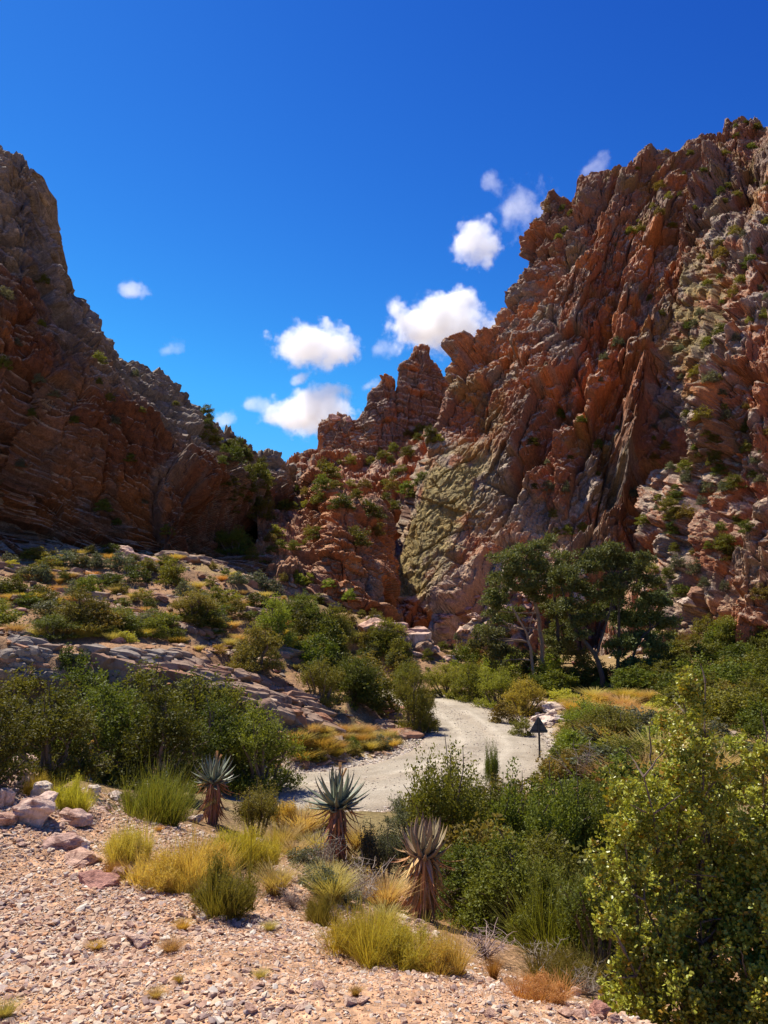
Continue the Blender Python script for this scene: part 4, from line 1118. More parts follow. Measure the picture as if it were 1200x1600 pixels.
# ------------------------------------------------------------------ plants, one by one
G = 'leafy dark shrubs of the thicket beside the road'
A = [
 # the dark thicket left of the road
 ('leafy',-60,1235,190,185,M_DARK,'dark leafy shrub of the thicket, cut by the picture edge',G),
 ('leafy',55,1225,190,160,M_DARK,'dark leafy shrub of the thicket behind the heap of purple rocks',G),
 ('leafy',150,1222,170,165,M_MID,'green leafy shrub of the thicket above the flowering bushes',G),
 ('leafy',235,1240,170,175,M_DARK,'dark leafy shrub of the thicket behind the green and orange broom',G),
 ('leafy',320,1240,160,150,M_DARK,'dark leafy shrub of the thicket behind the dark rosette aloe',G),
 ('leafy',400,1240,140,140,M_MID,'lighter leafy shrub of the thicket nearest the road',G),
 ('leafy',110,1190,190,158,M_DARK,'taller dark shrub at the back of the thicket below the grey ledge',G),
 ('leafy',230,1190,200,158,M_DARK,'dark shrub at the back of the thicket below the stone ledge',G),
 ('leafy',340,1200,160,135,M_MID,'green shrub at the back of the thicket under the layered outcrop',G),
 ('leafy',10,1195,170,150,M_MID,'green shrub at the back edge of the thicket under the dark outcrop',G),
 # middle right shrubs
 ('tall',700,1380,175,200,M_MID,'upright leafy green shrub rising in front of the road, behind the brown aloe',None),
 ('tall',780,1370,130,150,M_DARK,'dark leafy shrub between the upright shrub and the road sign',None),
 ('tall',850,1400,170,190,M_MID,'broad leafy green shrub below the road sign',None),
 ('tall',770,1250,32,88,M_MID,'single slim green leader standing up against the pale road',None),
 ('leafy',645,1330,80,90,M_GREYG,'small grey green shrub at the road edge behind the front aloes',None),
 ('tall',930,1400,150,190,M_DARK,'dark shrub squeezed behind the big yellow green shrub',None),
 ('tall',600,1395,100,110,M_GREYG,'soft grey green shrub between the two front aloes',None),
 ('leafy',720,1440,140,120,M_MID,'rounded green shrub beside the brown skirted aloe',None),
 ('leafy',800,1470,190,160,M_MID,'broad rounded green shrub in the middle of the slope',None),
 ('broom',880,1500,150,150,M_BROOMG,'fine green broom in front of the big yellow green shrub',None),
 ('leafy',950,1530,150,170,M_DARK,'dark green shrub at the foot of the big yellow green shrub',None),
 ('leafy',760,1420,120,110,M_OLIVE,'olive shrub behind the broad rounded one',None),
 ('leafy',860,1440,150,130,M_MID,'green shrub behind the green ones below the road sign',None),
 ('broom',885,1540,90,60,M_OLIVE,'dull olive broom behind the orange grass tuft',None),
 ('twiggy',850,1530,80,40,None,'bare dead branches sprawling over the gravel edge',None),
 ('twiggy',760,1500,90,36,None,'low grey dead branches beneath the green broom',None),
 ('twiggy',920,1560,60,34,None,'pale dead branches below the big yellow green shrub',None),
 # foreground brooms
 ('broom',240,1285,100,100,M_BROOMG,'rounded green broom with orange shoot tips behind the gravel crest',None),
 ('broom',60,1246,42,46,M_YELLOW,'small flowering yellow bush, smaller of the two on the crest',None),
 ('broom',106,1268,54,60,M_YELLOW,'small flowering yellow bush, larger of the two on the crest',None),
 ('broom',198,1348,64,72,M_BROOM,'wispy golden broom, uppermost of the clumps on the gravel',None),
 ('broom',250,1390,90,82,M_BROOM,'golden broom clump in the middle of the gravel slope',None),
 ('broom',325,1372,80,70,M_BROOM,'golden broom clump behind the greenest one',None),
 ('broom',345,1434,92,100,M_OLIVE,'greenish broom clump nearest the camera on the gravel',None),
 ('broom',280,1395,50,40,M_BROOM,'small golden broom filling the gap between two larger clumps',None),
 ('broom',180,1368,28,28,M_ORANGE,'tiny brown broom at the edge of the golden clumps',None),
 ('broom',352,1348,70,66,M_YELLOW,'yellow green shrub in front of the dark rosette aloe',None),
 ('broom',400,1358,66,66,M_YELLOW,'yellow green shrub beside the dry grass near the road',None),
 ('broom',560,1492,90,72,M_YELLOW,'wide yellow green broom below the white rock',None),
 ('broom',618,1510,100,84,M_YELLOW,'wide yellow green broom below the brown skirted aloe',None),
 ('broom',688,1522,74,66,M_BROOM,'golden broom at the gravel edge, last before the dead branches',None),
 ('broom',500,1444,50,52,M_OLIVE,'small olive broom with brown stems under the tall aloe',None),
 ('broom',848,1566,76,40,M_ORANGE,'orange brown grass tuft at the lower gravel edge',None),
 ('tuft',772,1532,24,30,M_ORANGE,'small orange tuft alone on the gravel',None),
 ('twiggy',366,1348,30,34,None,'dark dead bush in front of the yellow green shrub',None),
 ('twiggy',500,1370,80,56,None,'brown dead bush at the foot of the tall aloe',None),
 ('twiggy',560,1405,90,54,None,'brown dead bush behind the white rock',None),
 ('twiggy',455,1420,50,30,None,'fallen grey sticks on the gravel',None),
 ('tall',400,1312,90,80,M_OLIVE,'sprawling olive shrub beside the dark rosette aloe',None),
 ('tall',440,1300,60,50,M_YELLOW,'arching yellow green shrub reaching towards the road',None),
 ('tuft',470,1312,70,44,M_STRAW,'pale dry grass clump beside the road behind the tall aloe',None),
 ('tuft',440,1330,50,36,M_STRAW,'pale dry grass clump between yellow shrub and tall aloe',None),
 ('tuft',560,1330,46,34,M_STRAW,'pale dry grass clump behind the tall aloe at the road edge',None),
 ('tuft',500,1300,50,40,M_STRAW,'short dry grass clump at the near road edge',None),
 ('tuft',430,1400,60,40,M_STRAW,'thin pale grass clump on the gravel',None),
 # verge and beyond the sign
 ('far',895,1190,60,50,M_BRIGHT,'bright shrub beside the post of the road sign',None),
 ('leafy',925,1160,100,70,M_BRIGHT,'soft bright green shrub behind the road sign',None),
 ('leafy',965,1175,110,75,M_MID,'green shrub beyond the road sign, next to the white boulder',None),
 ('leafy',920,1225,90,60,M_OLIVE,'olive shrub below the road sign',None),
 ('leafy',985,1230,100,80,M_MID,'green shrub behind the tip of the big yellow green shrub',None),
 ('twiggy',920,1230,80,60,None,'pale leafless bush below the road sign',None),
 ('tuft',960,1240,60,45,M_STRAW,'dry grass clump behind the big yellow green shrub',None),
 # bright shrubs on the outside of the bend
 ('leafy',700,1090,75,58,M_BRIGHT,'bright green bush where the road disappears',None),
 ('leafy',738,1098,80,68,M_BRIGHT,'bright green bush on the outer verge of the bend',None),
 ('leafy',782,1108,80,68,M_BRIGHT,'tall bright green bush on the outer verge of the bend',None),
 ('leafy',822,1118,70,62,M_YELLOW,'yellowish bush on the verge beneath the gum trees',None),
 ('far',790,1130,50,36,M_OLIVE,'low olive bush on the inner side of the white gully',None),
 ('far',815,1150,40,30,M_OLIVE,'low olive bush on the verge left of the sign',None),
 ('far',870,1092,80,48,M_MID,'green bush under the leaning gum tree',None),
 ('far',910,1075,70,45,M_OLIVE,'olive bush behind the leaning gum tree',None),
 ('far',1000,1085,80,45,M_MID,'green bush at the foot of the dark gum tree',None),
 # hillside characters
 ('leafy',425,1010,80,85,M_BRIGHT,'bright green bush, brightest on the hillside above the road',None),
 ('leafy',362,868,72,52,M_MID,'round green bush on the rock shelf at the foot of the shaded cliff',None),
 ('leafy',405,812,56,46,M_MID,'green bush in the gully beside the shaded cliff',None),
 ('far',265,915,55,50,M_MID,'dark bush beside the pale boulder on the hillside',None),
 ('leafy',115,985,110,70,M_OLIVE,'wide olive bush in the middle of the grassy hillside',None),
 ('leafy',180,990,70,45,M_OLIVE,'low olive bush next to the widest bush on the hillside',None),
 ('leafy',75,1000,90,45,M_MID,'green bush above the dark grey outcrop',None),
 ('far',110,1050,60,45,M_DARK,'dark bush growing in front of the grey ledge',None),
 ('leafy',395,1050,100,80,M_OLIVE,'olive bush above the end of the layered outcrop',None),
 ('leafy',300,975,95,60,M_OLIVE,'spreading olive bush above the layered outcrop',None),
 ('leafy',470,985,80,65,M_MID,'green bush beneath the red crag',None),
 ('leafy',520,1000,80,60,M_MID,'dense green bush under the red crag',None),
 ('leafy',500,1105,85,80,M_MID,'green bush hanging over the layered outcrop',None),
 ('leafy',555,1100,80,80,M_DARK,'dark bush in the shaded cleft above the road',None),
 ('far',558,1072,18,14,M_RUSTY,'tiny rust red bush among the dark ones above the road',None),
 ('leafy',648,1150,70,110,M_MID,'green bush on the rock corner where the road bends',None),
 ('leafy',662,1140,50,75,M_OLIVE,'olive bush overhanging the road at the bend',None),
 ('leafy',640,1090,70,60,M_MID,'green bush above the rock corner of the bend',None),
 ('leafy',600,1010,60,45,M_BRIGHT,'yellowish bush below the lichen covered slab',None),
 ('far',598,1172,34,24,M_GREYG,'small grey green bush on the grass shelf by the road',None),
 ('far',550,1168,28,18,M_MID,'small round bush on the grass shelf beneath the outcrop',None),
]
for (kind, px, py, w, h, mt, lb, gr) in A:
    nm = {'tuft': 'grass_tuft', 'twiggy': 'dead_bush', 'broom': 'broom_bush'}.get(kind, 'shrub')
    ct = {'tuft': 'grass tuft', 'twiggy': 'dead bush'}.get(kind, 'shrub')
    plant(kind, px, py, w, h, mt, lb, nm, ct, gr)

def inside(x, y, poly):
    c = False; n = len(poly); j = n-1
    for i in range(n):
        if (poly[i][1] > y) != (poly[j][1] > y) and x < (poly[j][0]-poly[i][0])*(y-poly[i][1])/(poly[j][1]-poly[i][1])+poly[i][0]: c = not c
        j = i
    return c
LAND = [('above the dark grey outcrop',40,985),('beside the widest olive bush',120,960),('close under the shaded cliff foot',100,885),('near the pale orange block',215,900),('beside the brown slabs',310,890),
 ('above the flat grey ledge',210,1000),('above the layered outcrop',330,1020),('by the brightest bush',430,985),('below the band of broken slabs',450,960),('at the foot of the red crag',560,965),('over the rock corner of the bend',625,1080),
 ('below the lichen covered slab',620,990),('halfway down to the road',500,1060),('over the dark cleft',555,1080),('at the round bush on the rock shelf',362,850),('next to the gully bush',405,800),
 ('at the notch of the skyline',450,745),('under the low end of the spires',520,720),('under the tall spire',640,690),('above the lichen covered slab',740,660),('on the lichen covered slab',700,800),
 ('in the long dark crevice',870,560),('above the gum trees',880,830),('high on the middle ribs',950,480),('on the middle ribs',930,680),('on the nearest buttress',1150,760),('above the far bank',1150,930),
 ('just under the crest',1000,280),('where the crest leaves the picture',1170,220),('at the cliff corner',850,380),('on the dark shoulder',320,640),('on the saddle',420,720),('at the base of the overhanging nose',100,430),
 ('in the deep shade',60,700),('on the grey upper face',180,560),('in the middle of the face',220,700),('behind the road sign',860,1130),('beside the white gully',850,1105),('beyond the white boulder',950,1105),('near the tip of the big shrub',1060,1120),
 ('near the stream bed',1100,1145),('at the picture edge',1190,1080),('below the far cliff foot',1120,1020),('under the leaning gum tree',930,1075),('under the straight gum tree',840,1060),('beside the blackish gum tree',1010,1060),
 ('at the road side',620,1165),('below the layered outcrop end',540,1155),('at the near edge of the road',560,1275),('behind the tall aloe',540,1320),('below the post of the sign',860,1220),('behind the big shrub',1080,1220),('under the slim green leader',770,1290),('behind the vivid broom',800,1350),('behind the dark tall shrub',900,1330),('at the green brooms',700,1420),('in the lower corner thicket',1050,1420),('at the far edge of the thicket',1150,1300),('beside the big shrub',960,1380),('behind the brown aloe',720,1330),
 ('by the bright bushes of the bend',740,1060),('at the top of the rubble',860,900),('at the foot of the rubble',680,1030)]
HUE = {}
for _m, _t in ((M_DARK,'dark green'),(M_MID,'green'),(M_BRIGHT,'bright green'),(M_OLIVE,'olive'),(M_GREYG,'grey green'),(M_YELLOW,'yellow green'),(M_BROOM,'golden'),(M_BROOMG,'vivid green'),(M_STRAW,'straw coloured'),(M_ORANGE,'orange brown'),(M_RUSTY,'rust red')): HUE[_m.name] = _t
def near(px, py): return min(LAND, key=lambda l: (l[1]-px)**2+(l[2]-py)**2)[0]
def size_word(v, lo, hi):
    t = (v-lo)/(hi-lo+1e-6)
    return 'small' if t < 0.33 else ('' if t < 0.7 else 'large')
TODO = []
def scatter(poly, n, hm, wr, kinds, label, group, seed, name='shrub', cat='shrub', gap=8, nz=-1.0, minz=0.0):
    """label: (noun, where)"""
    r = random.Random(seed); done = []; tries = 0
    x0 = min(p[0] for p in poly); x1 = max(p[0] for p in poly); y0 = min(p[1] for p in poly); y1 = max(p[1] for p in poly)
    while len(done) < n and tries < n*30:
        tries += 1
        x = r.uniform(x0, x1); y = r.uniform(y0, y1)
        if not inside(x, y, poly) or any((x-a)**2+(y-b)**2 < gap*gap for a, b in done): continue
        loc, nor, nm_ = drop(x, y)
        if loc is None or nm_ == 'road' or nor.z < nz: continue
        if nm_ == 'ground' and float(road_dist(np.array([loc.x]), np.array([loc.y]))[0]) < 2.9: continue
        if 796 < x < 872 and 1110 < y < 1215: continue
        kind, mt = r.choice(kinds)
        h = r.uniform(*hm); w = h*r.uniform(*wr)
        hue = HUE.get(mt.name, '') if mt else 'dead brown'
        noun = 'grass tuft' if kind == 'tuft' else ('bare bush' if kind == 'twiggy' else 'shrub')
        lb = ' '.join(('%s %s %s %s, %s' % (size_word(h, *hm), hue, noun, label, near(x, y))).split())
        nm2 = 'grass_tuft' if kind == 'tuft' else ('dead_bush' if kind == 'twiggy' else 'shrub')
        ct2 = 'grass tuft' if kind == 'tuft' else ('dead bush' if kind == 'twiggy' else 'shrub')
        TODO.append((w*h*(F/loc.y)**2, kind, x, y, w, h, mt, lb, nm2, ct2, group, loc.copy()))
        done.append((x, y))
def flush_scatter(limit):
    """the largest stand as individuals; the rest becomes undergrowth"""
    TODO.sort(key=lambda t: -t[0]); rest = []; c = {'shrub': 0, 'grass tuft': 0, 'dead bush': 0}
    for t in TODO:
        if c[t[9]] < limit[t[9]]:
            c[t[9]] += 1
            D = t[11].y
            plant(t[1], t[2], t[3], t[4]*F/D, t[5]*F/D, t[6], t[7], t[8], t[9], t[10], loc=t[11], parts=False, sink=0.1, over=1.0)
        else: rest.append(t)
    srcs = []; ix = {}
    for t in rest:
        key = (t[1], t[6].name if t[6] else '')
        if key not in ix:
            me = PROTO[t[1]][len(ix) % len(PROTO[t[1]])][0].copy()
            if t[6]: me.materials.clear(); me.materials.append(t[6])
            ix[key] = len(srcs); srcs.append(me)
    r = np.random.default_rng(5); n = len(rest)
    P = np.array([tuple(t[11]) for t in rest]); P[:, 2] -= np.array([t[5] for t in rest])*0.08
    S = np.array([(t[4], t[4], t[5]) for t in rest]); Rr = np.zeros((n, 3)); Rr[:, 2] = r.uniform(0, 6.28, n)
    gn_scatter('undergrowth', P, Rr, S, [ix[(t[1], t[6].name if t[6] else '')] for t in rest], srcs, 'small scrub and grass scattered over hillside, cliffs and valley floor', 'undergrowth')

# hillside between the shaded cliff and the layered outcrop
scatter([(-20,870),(150,865),(330,885),(430,930),(620,1000),(640,1080),(520,1080),(400,1030),(250,1010),(-20,985)], 96, (0.6, 1.5), (1.1, 1.9),
        [('far', M_MID), ('far', M_DARK), ('far', M_OLIVE), ('far', M_MID), ('far', M_GREYG), ('far', M_DARK)], 'on the grassy hillside', 'low shrubs on the grassy hillside', 1, gap=15)
scatter([(-20,868),(150,862),(330,880),(430,930),(600,1000),(620,1075),(520,1080),(400,1030),(250,1012),(-20,995)], 130, (0.3, 0.6), (1.3, 2.4),
        [('tuft', M_STRAW), ('tuft', M_ORANGE), ('tuft', M_STRAW), ('far', M_YELLOW)], 'on the grassy hillside', 'dry grass tufts on the hillside', 2, 'grass_tuft', 'grass tuft', gap=9)
scatter([(440,1000),(640,960),(655,1110),(600,1130),(520,1090)], 26, (1.3, 2.6), (0.9, 1.4),
        [('far', M_MID), ('far', M_DARK), ('far', M_OLIVE)], 'on the bank inside the bend', 'dense shrubs on the bank inside the bend', 3, gap=16)
scatter([(460,1150),(560,1145),(630,1150),(610,1172),(540,1185),(465,1192)], 46, (0.3, 0.6), (1.3, 2.2),
        [('tuft', M_STRAW), ('tuft', M_ORANGE), ('far', M_OLIVE)], 'on the shelf beside the road', 'dry grass tufts on the roadside shelf', 4, 'grass_tuft', 'grass tuft', gap=7)
# cliffs
scatter([(790,640),(860,560),(1200,330),(1200,960),(1060,960),(960,860),(840,840)], 110, (0.7, 1.9), (1.0, 1.7),
        [('far', M_MID), ('far', M_OLIVE), ('far', M_DARK), ('far', M_GREYG)], 'on the sunlit cliff', 'shrubs on the sunlit cliff', 5, gap=13, nz=0.30)
scatter([(850,320),(1000,250),(1200,180),(1200,300),(1000,380),(880,420)], 34, (0.8, 1.8), (1.0, 1.8),
        [('far', M_DARK), ('far', M_MID), ('far', M_OLIVE)], 'on the sunlit cliff top', 'shrubs near the cliff crest', 6, gap=13, nz=0.2)
scatter([(500,735),(620,690),(700,650),(690,720),(640,800),(560,860),(500,800),(440,780)], 40, (1.2, 2.6), (1.1, 1.8),
        [('far', M_MID), ('far', M_OLIVE), ('far', M_DARK)], 'on the slope below the spires', 'shrubs below the rock spires', 7, gap=10, nz=0.15)
scatter([(295,600),(345,680),(400,710),(430,760),(400,840),(350,800),(330,700)], 30, (1.0, 2.2), (0.9, 1.4),
        [('far', M_DARK), ('far', M_MID), ('far', M_DARK)], 'on the shaded cliff shoulder', 'dark shrubs in the cliff gully', 8, gap=11)
scatter([(0,380),(110,460),(280,590),(300,840),(0,840)], 22, (0.6, 1.4), (1.0, 1.6),
        [('far', M_MID), ('far', M_DARK), ('far', M_GREYG)], 'on the shaded cliff', 'shrubs on the shaded cliff', 9, gap=30, nz=0.1)
scatter([(380,870),(480,900),(600,960),(560,970),(420,920),(400,800),(480,780),(500,860)], 24, (0.8, 1.7), (1.0, 1.6),
        [('far', M_MID), ('far', M_OLIVE), ('far', M_BRIGHT)], 'around the red crag', 'shrubs around the red crag', 10, gap=13)
# valley floor and far bank
scatter([(1040,1000),(1100,985),(1220,1010),(1220,1150),(1060,1130),(1030,1060)], 62, (1.3, 2.6), (1.1, 1.6),
        [('far', M_DARK), ('far', M_MID), ('far', M_OLIVE), ('far', M_MID), ('far', M_DARK)], 'on the far bank', 'dense shrubs on the far bank', 11, gap=13)
scatter([(850,1085),(1040,1095),(1040,1150),(900,1120)], 40, (0.5, 1.0), (1.4, 2.4),
        [('tuft', M_ORANGE), ('far', M_OLIVE), ('tuft', M_STRAW), ('far', M_YELLOW)], 'on the valley floor', 'low scrub on the valley floor', 12, 'scrub_tuft', 'scrub', gap=9)
scatter([(770,1130),(840,1170),(850,1235),(1000,1250),(1200,1250),(1200,1160),(1050,1150),(880,1150)], 64, (0.6, 1.5), (1.1, 1.8),
        [('far', M_OLIVE), ('far', M_MID), ('tuft', M_STRAW), ('far', M_BRIGHT), ('far', M_GREYG)], 'on the stony flat', 'low shrubs behind the road sign', 13, gap=14)
scatter([(700,1040),(760,1020),(860,1050),(1040,1060),(1040,1085),(860,1085),(700,1085)], 34, (1.2, 2.4), (1.0, 1.5),
        [('far', M_MID), ('far', M_OLIVE), ('far', M_DARK), ('far', M_BRIGHT)], 'by the gum trees', 'shrubs under the gum trees', 14, gap=13)
scatter([(620,1010),(760,960),(880,900),(900,1000),(760,1040),(660,1040)], 24, (0.6, 1.3), (1.0, 1.6),
        [('far', M_OLIVE), ('far', M_GREYG), ('far', M_MID)], 'on the rubble slope', 'shrubs on the rubble slope', 15, gap=14)
# slope in front, hidden floor between the near shrubs
scatter([(430,1290),(600,1270),(640,1320),(620,1460),(480,1400)], 34, (0.16, 0.34), (1.0, 1.8),
        [('tuft', M_STRAW), ('twiggy', None), ('far', M_GREYG)], 'on the near bank', 'low dry plants on the near bank', 16, 'dry_plant', 'dry plant', gap=16)
scatter([(680,1300),(1000,1260),(1200,1240),(1200,1450),(960,1480),(720,1470)], 50, (0.8, 1.4), (0.9, 1.3),
        [('far', M_MID), ('far', M_DARK), ('far', M_OLIVE)], 'on the near slope', 'green shrubs filling the near slope', 17, gap=22)
scatter([(0,1300),(150,1260),(420,1330),(700,1500),(820,1560),(700,1600),(0,1600)], 12, (0.03, 0.07), (1.2, 2.2),
        [('tuft', M_STRAW), ('tuft', M_ORANGE)], 'in the foreground gravel', 'grass sprigs in the gravel', 18, 'grass_sprig', 'grass sprig', gap=30)

flush_scatter({'shrub': 205, 'grass tuft': 150, 'dead bush': 20})

# ------------------------------------------------------------------ the big yellow green shrub
def big_shrub(px0, py0, D0, lobes_px, label, seed, twigs, name='shrub'):
    base = W(px0, py0, D0); gz, _ = down(base[0], base[1])
    base = np.array((base[0], base[1], gz.z if gz else base[2]))
    lb = []
    for (px, py, rx, ry, dd) in lobes_px:
        c = W(px, py, D0+dd)-base; k = (D0+dd)/F
        lb.append((c[0], c[1], c[2], rx*k, rx*k*0.9, ry*k, (rx*ry)))
    e = bpy.data.objects.new(name, None); COL.objects.link(e); e.location = base
    tag(e, label, 'shrub')
    r = random.Random(seed+1); sub = []
    for l in lb:
        for _ in range(max(6, int(l[6]/200))):
            d = np.array([r.gauss(0, 1) for _ in range(3)]); d /= np.linalg.norm(d); f = r.uniform(0.35, 1.0)
            q = r.uniform(0.06, 0.14)
            sub.append((l[0]+d[0]*l[3]*f, l[1]+d[1]*l[4]*f, l[2]+d[2]*l[5]*f, q, q, q*r.uniform(1.0, 2.2), 1))
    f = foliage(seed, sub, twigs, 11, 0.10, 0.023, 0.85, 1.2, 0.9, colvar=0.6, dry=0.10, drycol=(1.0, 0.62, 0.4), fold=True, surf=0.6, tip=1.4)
    link('foliage', mk('foliage', f, M_ROUND), e)
    rnd = random.Random(seed); P = []
    for l in lb:
        c = np.array(l[:3]); p = wiggle((rnd.uniform(-.1, .1), rnd.uniform(-.1, .1), -0.1), c+np.array((0, 0, l[5]*0.7)), 9, 0.03, rnd); P.append((p, 0.022, 0.004))
        for k in range(9):
            b = p[rnd.randint(4, 8)]; d = np.array([rnd.gauss(0, 1) for _ in range(3)]); d[2] = abs(d[2])+0.4; d /= np.linalg.norm(d)
            P.append((wiggle(b, b+d*np.array(l[3:6])*0.8, 6, 0.04, rnd), 0.007, 0.002))
    link('stem', mk('stem', tubes(P, 5), M_STEM), e)
big_shrub(1085, 1660, 4.9, [(1082,1100,22,45,0),(1070,1165,50,60,0),(1050,1240,80,75,.1),(1105,1300,110,90,.1),(1000,1290,60,70,-.05),(985,1370,62,80,-.1),(1080,1400,110,100,.1),(1010,1470,70,80,-.2),
   (1090,1500,95,90,-.1),(990,1560,60,60,-.3),(1060,1580,90,80,-.3),(1130,1450,80,120,.2)], 'big shrub with round yellow green leaves filling the lower corner, taller of the pair', 501, 4600)
big_shrub(1215, 1660, 4.8, [(1190,1190,45,50,.1),(1215,1270,70,80,.1),(1195,1370,75,90,0),(1215,1480,80,90,-.1),(1175,1570,70,70,-.3),(1240,1580,80,90,-.3)], 'round leaved yellow green shrub cut by the picture edge, shorter of the pair', 502, 2600)

# ------------------------------------------------------------------ aloes
def aloe_leaf(seed, length, width, curl, fold=0.35, thick=0.25, rings=9, twist=0.0):
    r = random.Random(seed); V = []; ns = 6
    for i in range(rings+1):
        t = i/rings
        w = width*0.5*(1-t**1.7)*(0.86+0.14*math.sin(min(1, t*3)*PI/2))+0.0008
        a = curl*t
        x = length*t*math.cos(a*0.6); z = length*t*math.sin(a*0.6)
        tw = twist*t
        for (sy, sz) in ((-1, fold), (-0.5, 0.02), (0.5, 0.02), (1, fold), (0.45, -thick), (-0.45, -thick)):
            y = sy*w; zz = sz*w
            V.append((x-zz*math.sin(a), y*math.cos(tw)-zz*math.sin(tw), z+zz*math.cos(a)*math.cos(tw)+y*math.sin(tw)))
    Q = []
    for i in range(rings):
        for j in range(ns):
            Q.append((i*ns+j, i*ns+(j+1) % ns, (i+1)*ns+(j+1) % ns, (i+1)*ns+j))
    V = np.array(V); Cc = np.ones((len(V), 3)); t = np.repeat(np.arange(rings+1)/rings, ns)
    Cc = mix(Cc, np.array((1.5, 0.8, 0.6)), smooth(0.7, 1.0, t)*0.8)
    return V, np.array(Q), Cc
M_ALOE = leaf_material('aloe_leaf', (0.20, 0.22, 0.15), 0.03, 0.42, 0.5, 0.15, 0.02)
M_ALOER = leaf_material('reddish_aloe_leaf', (0.34, 0.25, 0.15), 0.03, 0.45, 0.5, 0.2, 0.02)
M_DEAD = leaf_material('dead_aloe_leaf', (0.70, 0.43, 0.19), 0.1, 0.7, 0.3, 0.35, 0.02)
M_DEADR = leaf_material('dead_red_aloe_leaf', (0.58, 0.29, 0.13), 0.1, 0.7, 0.3, 0.35, 0.02)
LV = [mk('aloe_leaf', aloe_leaf(i, 1.0, 0.20, (0.25, 0.5, 0.8)[i]), M_ALOE) for i in range(3)]
DV = [mk('dead_leaf', aloe_leaf(i+9, 1.0, 0.10, (-0.5, 0.7, -0.9, 0.4)[i], 0.6, 0.15, 9, (0.8, -1.2, 1.5, -.6)[i]), M_DEAD) for i in range(4)]
for m_ in LV+DV:
    m_.polygons.foreach_set('use_smooth', np.full(len(m_.polygons), True))
def aloe(px, py, hpx, label, leaf_mat, dead_mat, nleaf, rl, e_in, e_out, seed, skirt_len, ndead=70, crown_f=0.62, lean=0.0, stalk=False, fat=1.05, pick=(0, 0, 1, 2)):
    loc, _, _ = drop(px, py); D = loc.y; H = hpx/F*D
    r = random.Random(seed)
    e = bpy.data.objects.new('aloe', None); COL.objects.link(e); e.location = loc+Vector((0, 0, -0.03)); e.rotation_euler = (0, lean, 0)
    tag(e, label, 'aloe')
    ch = H*crown_f
    link('trunk', mk('trunk', tubes([(wiggle((0, 0, 0), (0, 0, ch), 8, 0.01, r), 0.075, 0.085)], 10), M_STEM), e)
    for i in range(nleaf):
        t = (i+0.5)/nleaf
        az = i*2.39996; el = e_in+(e_out-e_in)*t**0.9+r.uniform(-.1, .1)
        L = rl*r.uniform(0.85, 1.1)*(0.75+0.25*math.sin(t*PI))
        put('leaf', LV[r.choice(pick)], (math.cos(az)*0.04, math.sin(az)*0.04, ch-0.10*t+0.04), (0, -el, az), (L, L*fat, L), leaf_mat, e).rotation_mode = 'XYZ'
    for i in range(ndead):
        t = (i+0.5)/ndead
        az = i*2.39996+r.uniform(-.3, .3); el = -0.55-0.80*min(1, t*3.5)+r.uniform(-.22, .22)
        L = skirt_len*r.uniform(0.7, 1.15)
        z = ch+0.02-(ch+0.02-L*0.70)*t
        put('dead_leaf', DV[i % 4], (math.cos(az)*0.075, math.sin(az)*0.075, z), (0, -el, az), (L, L*r.uniform(.7, 1.1), L), dead_mat, e)
    if stalk:
        P = [(wiggle((0.02, 0.03, ch), (0.03, 0.05, ch+rl*1.05), 6, 0.01, r), 0.010, 0.018), (wiggle((0.02, 0.03, ch+rl*.5), (0.10, 0.05, ch+rl*0.9), 5, 0.01, r), 0.007, 0.014)]
        link('flower_stalk', mk('flower_stalk', tubes(P, 6), M_DEADR), e)
aloe(332, 1287, 118, 'dark spiky aloe with red brown skirt standing against the dark thicket', M_ALOE, M_DEADR, 46, 0.40, 1.45, -0.35, 3, 0.34, 130, 0.56, stalk=True)
aloe(527, 1362, 162, 'tallest aloe, grey green rosette standing against the pale road', M_ALOE, M_DEADR, 52, 0.46, 1.50, -0.25, 5, 0.34, 130, 0.62, stalk=True)
aloe(660, 1436, 160, 'reddish aloe with closed upright leaves and a long pale brown skirt', M_ALOER, M_DEAD, 40, 0.40, 1.35, 0.15, 8, 0.34, 230, 0.60, fat=1.25, pick=(2, 2, 1), lean=0.03)

# dry flower stalks beside the thicket
def flower_stalks(px, py, hpx, label, seed):
    loc, _, _ = drop(px, py); D = loc.y; H = hpx/F*D; r = random.Random(seed)
    e = bpy.data.objects.new('dry_flower', None); COL.objects.link(e); e.location = loc; tag(e, label, 'dry flower')
    for i in range(6):
        top = (r.uniform(-.18, .2), r.uniform(-.1, .1), H*r.uniform(.65, 1))
        link('stalk', mk('stalk', tubes([(wiggle((0, 0, 0), top, 6, 0.02, r), 0.005, 0.004)], 5), M_TWIG), e)
        f = foliage(seed+i, [(0, 0, 0, .035, .035, .03)], 14, 6, 0.02, 0.018, 0.6, 0.3)
        o = link('flower_head', mk('flower_head', f, M_ORANGE), e, top)
flower_stalks(135, 1222, 62, 'dry orange flower heads on thin stalks in front of the thicket', 4)

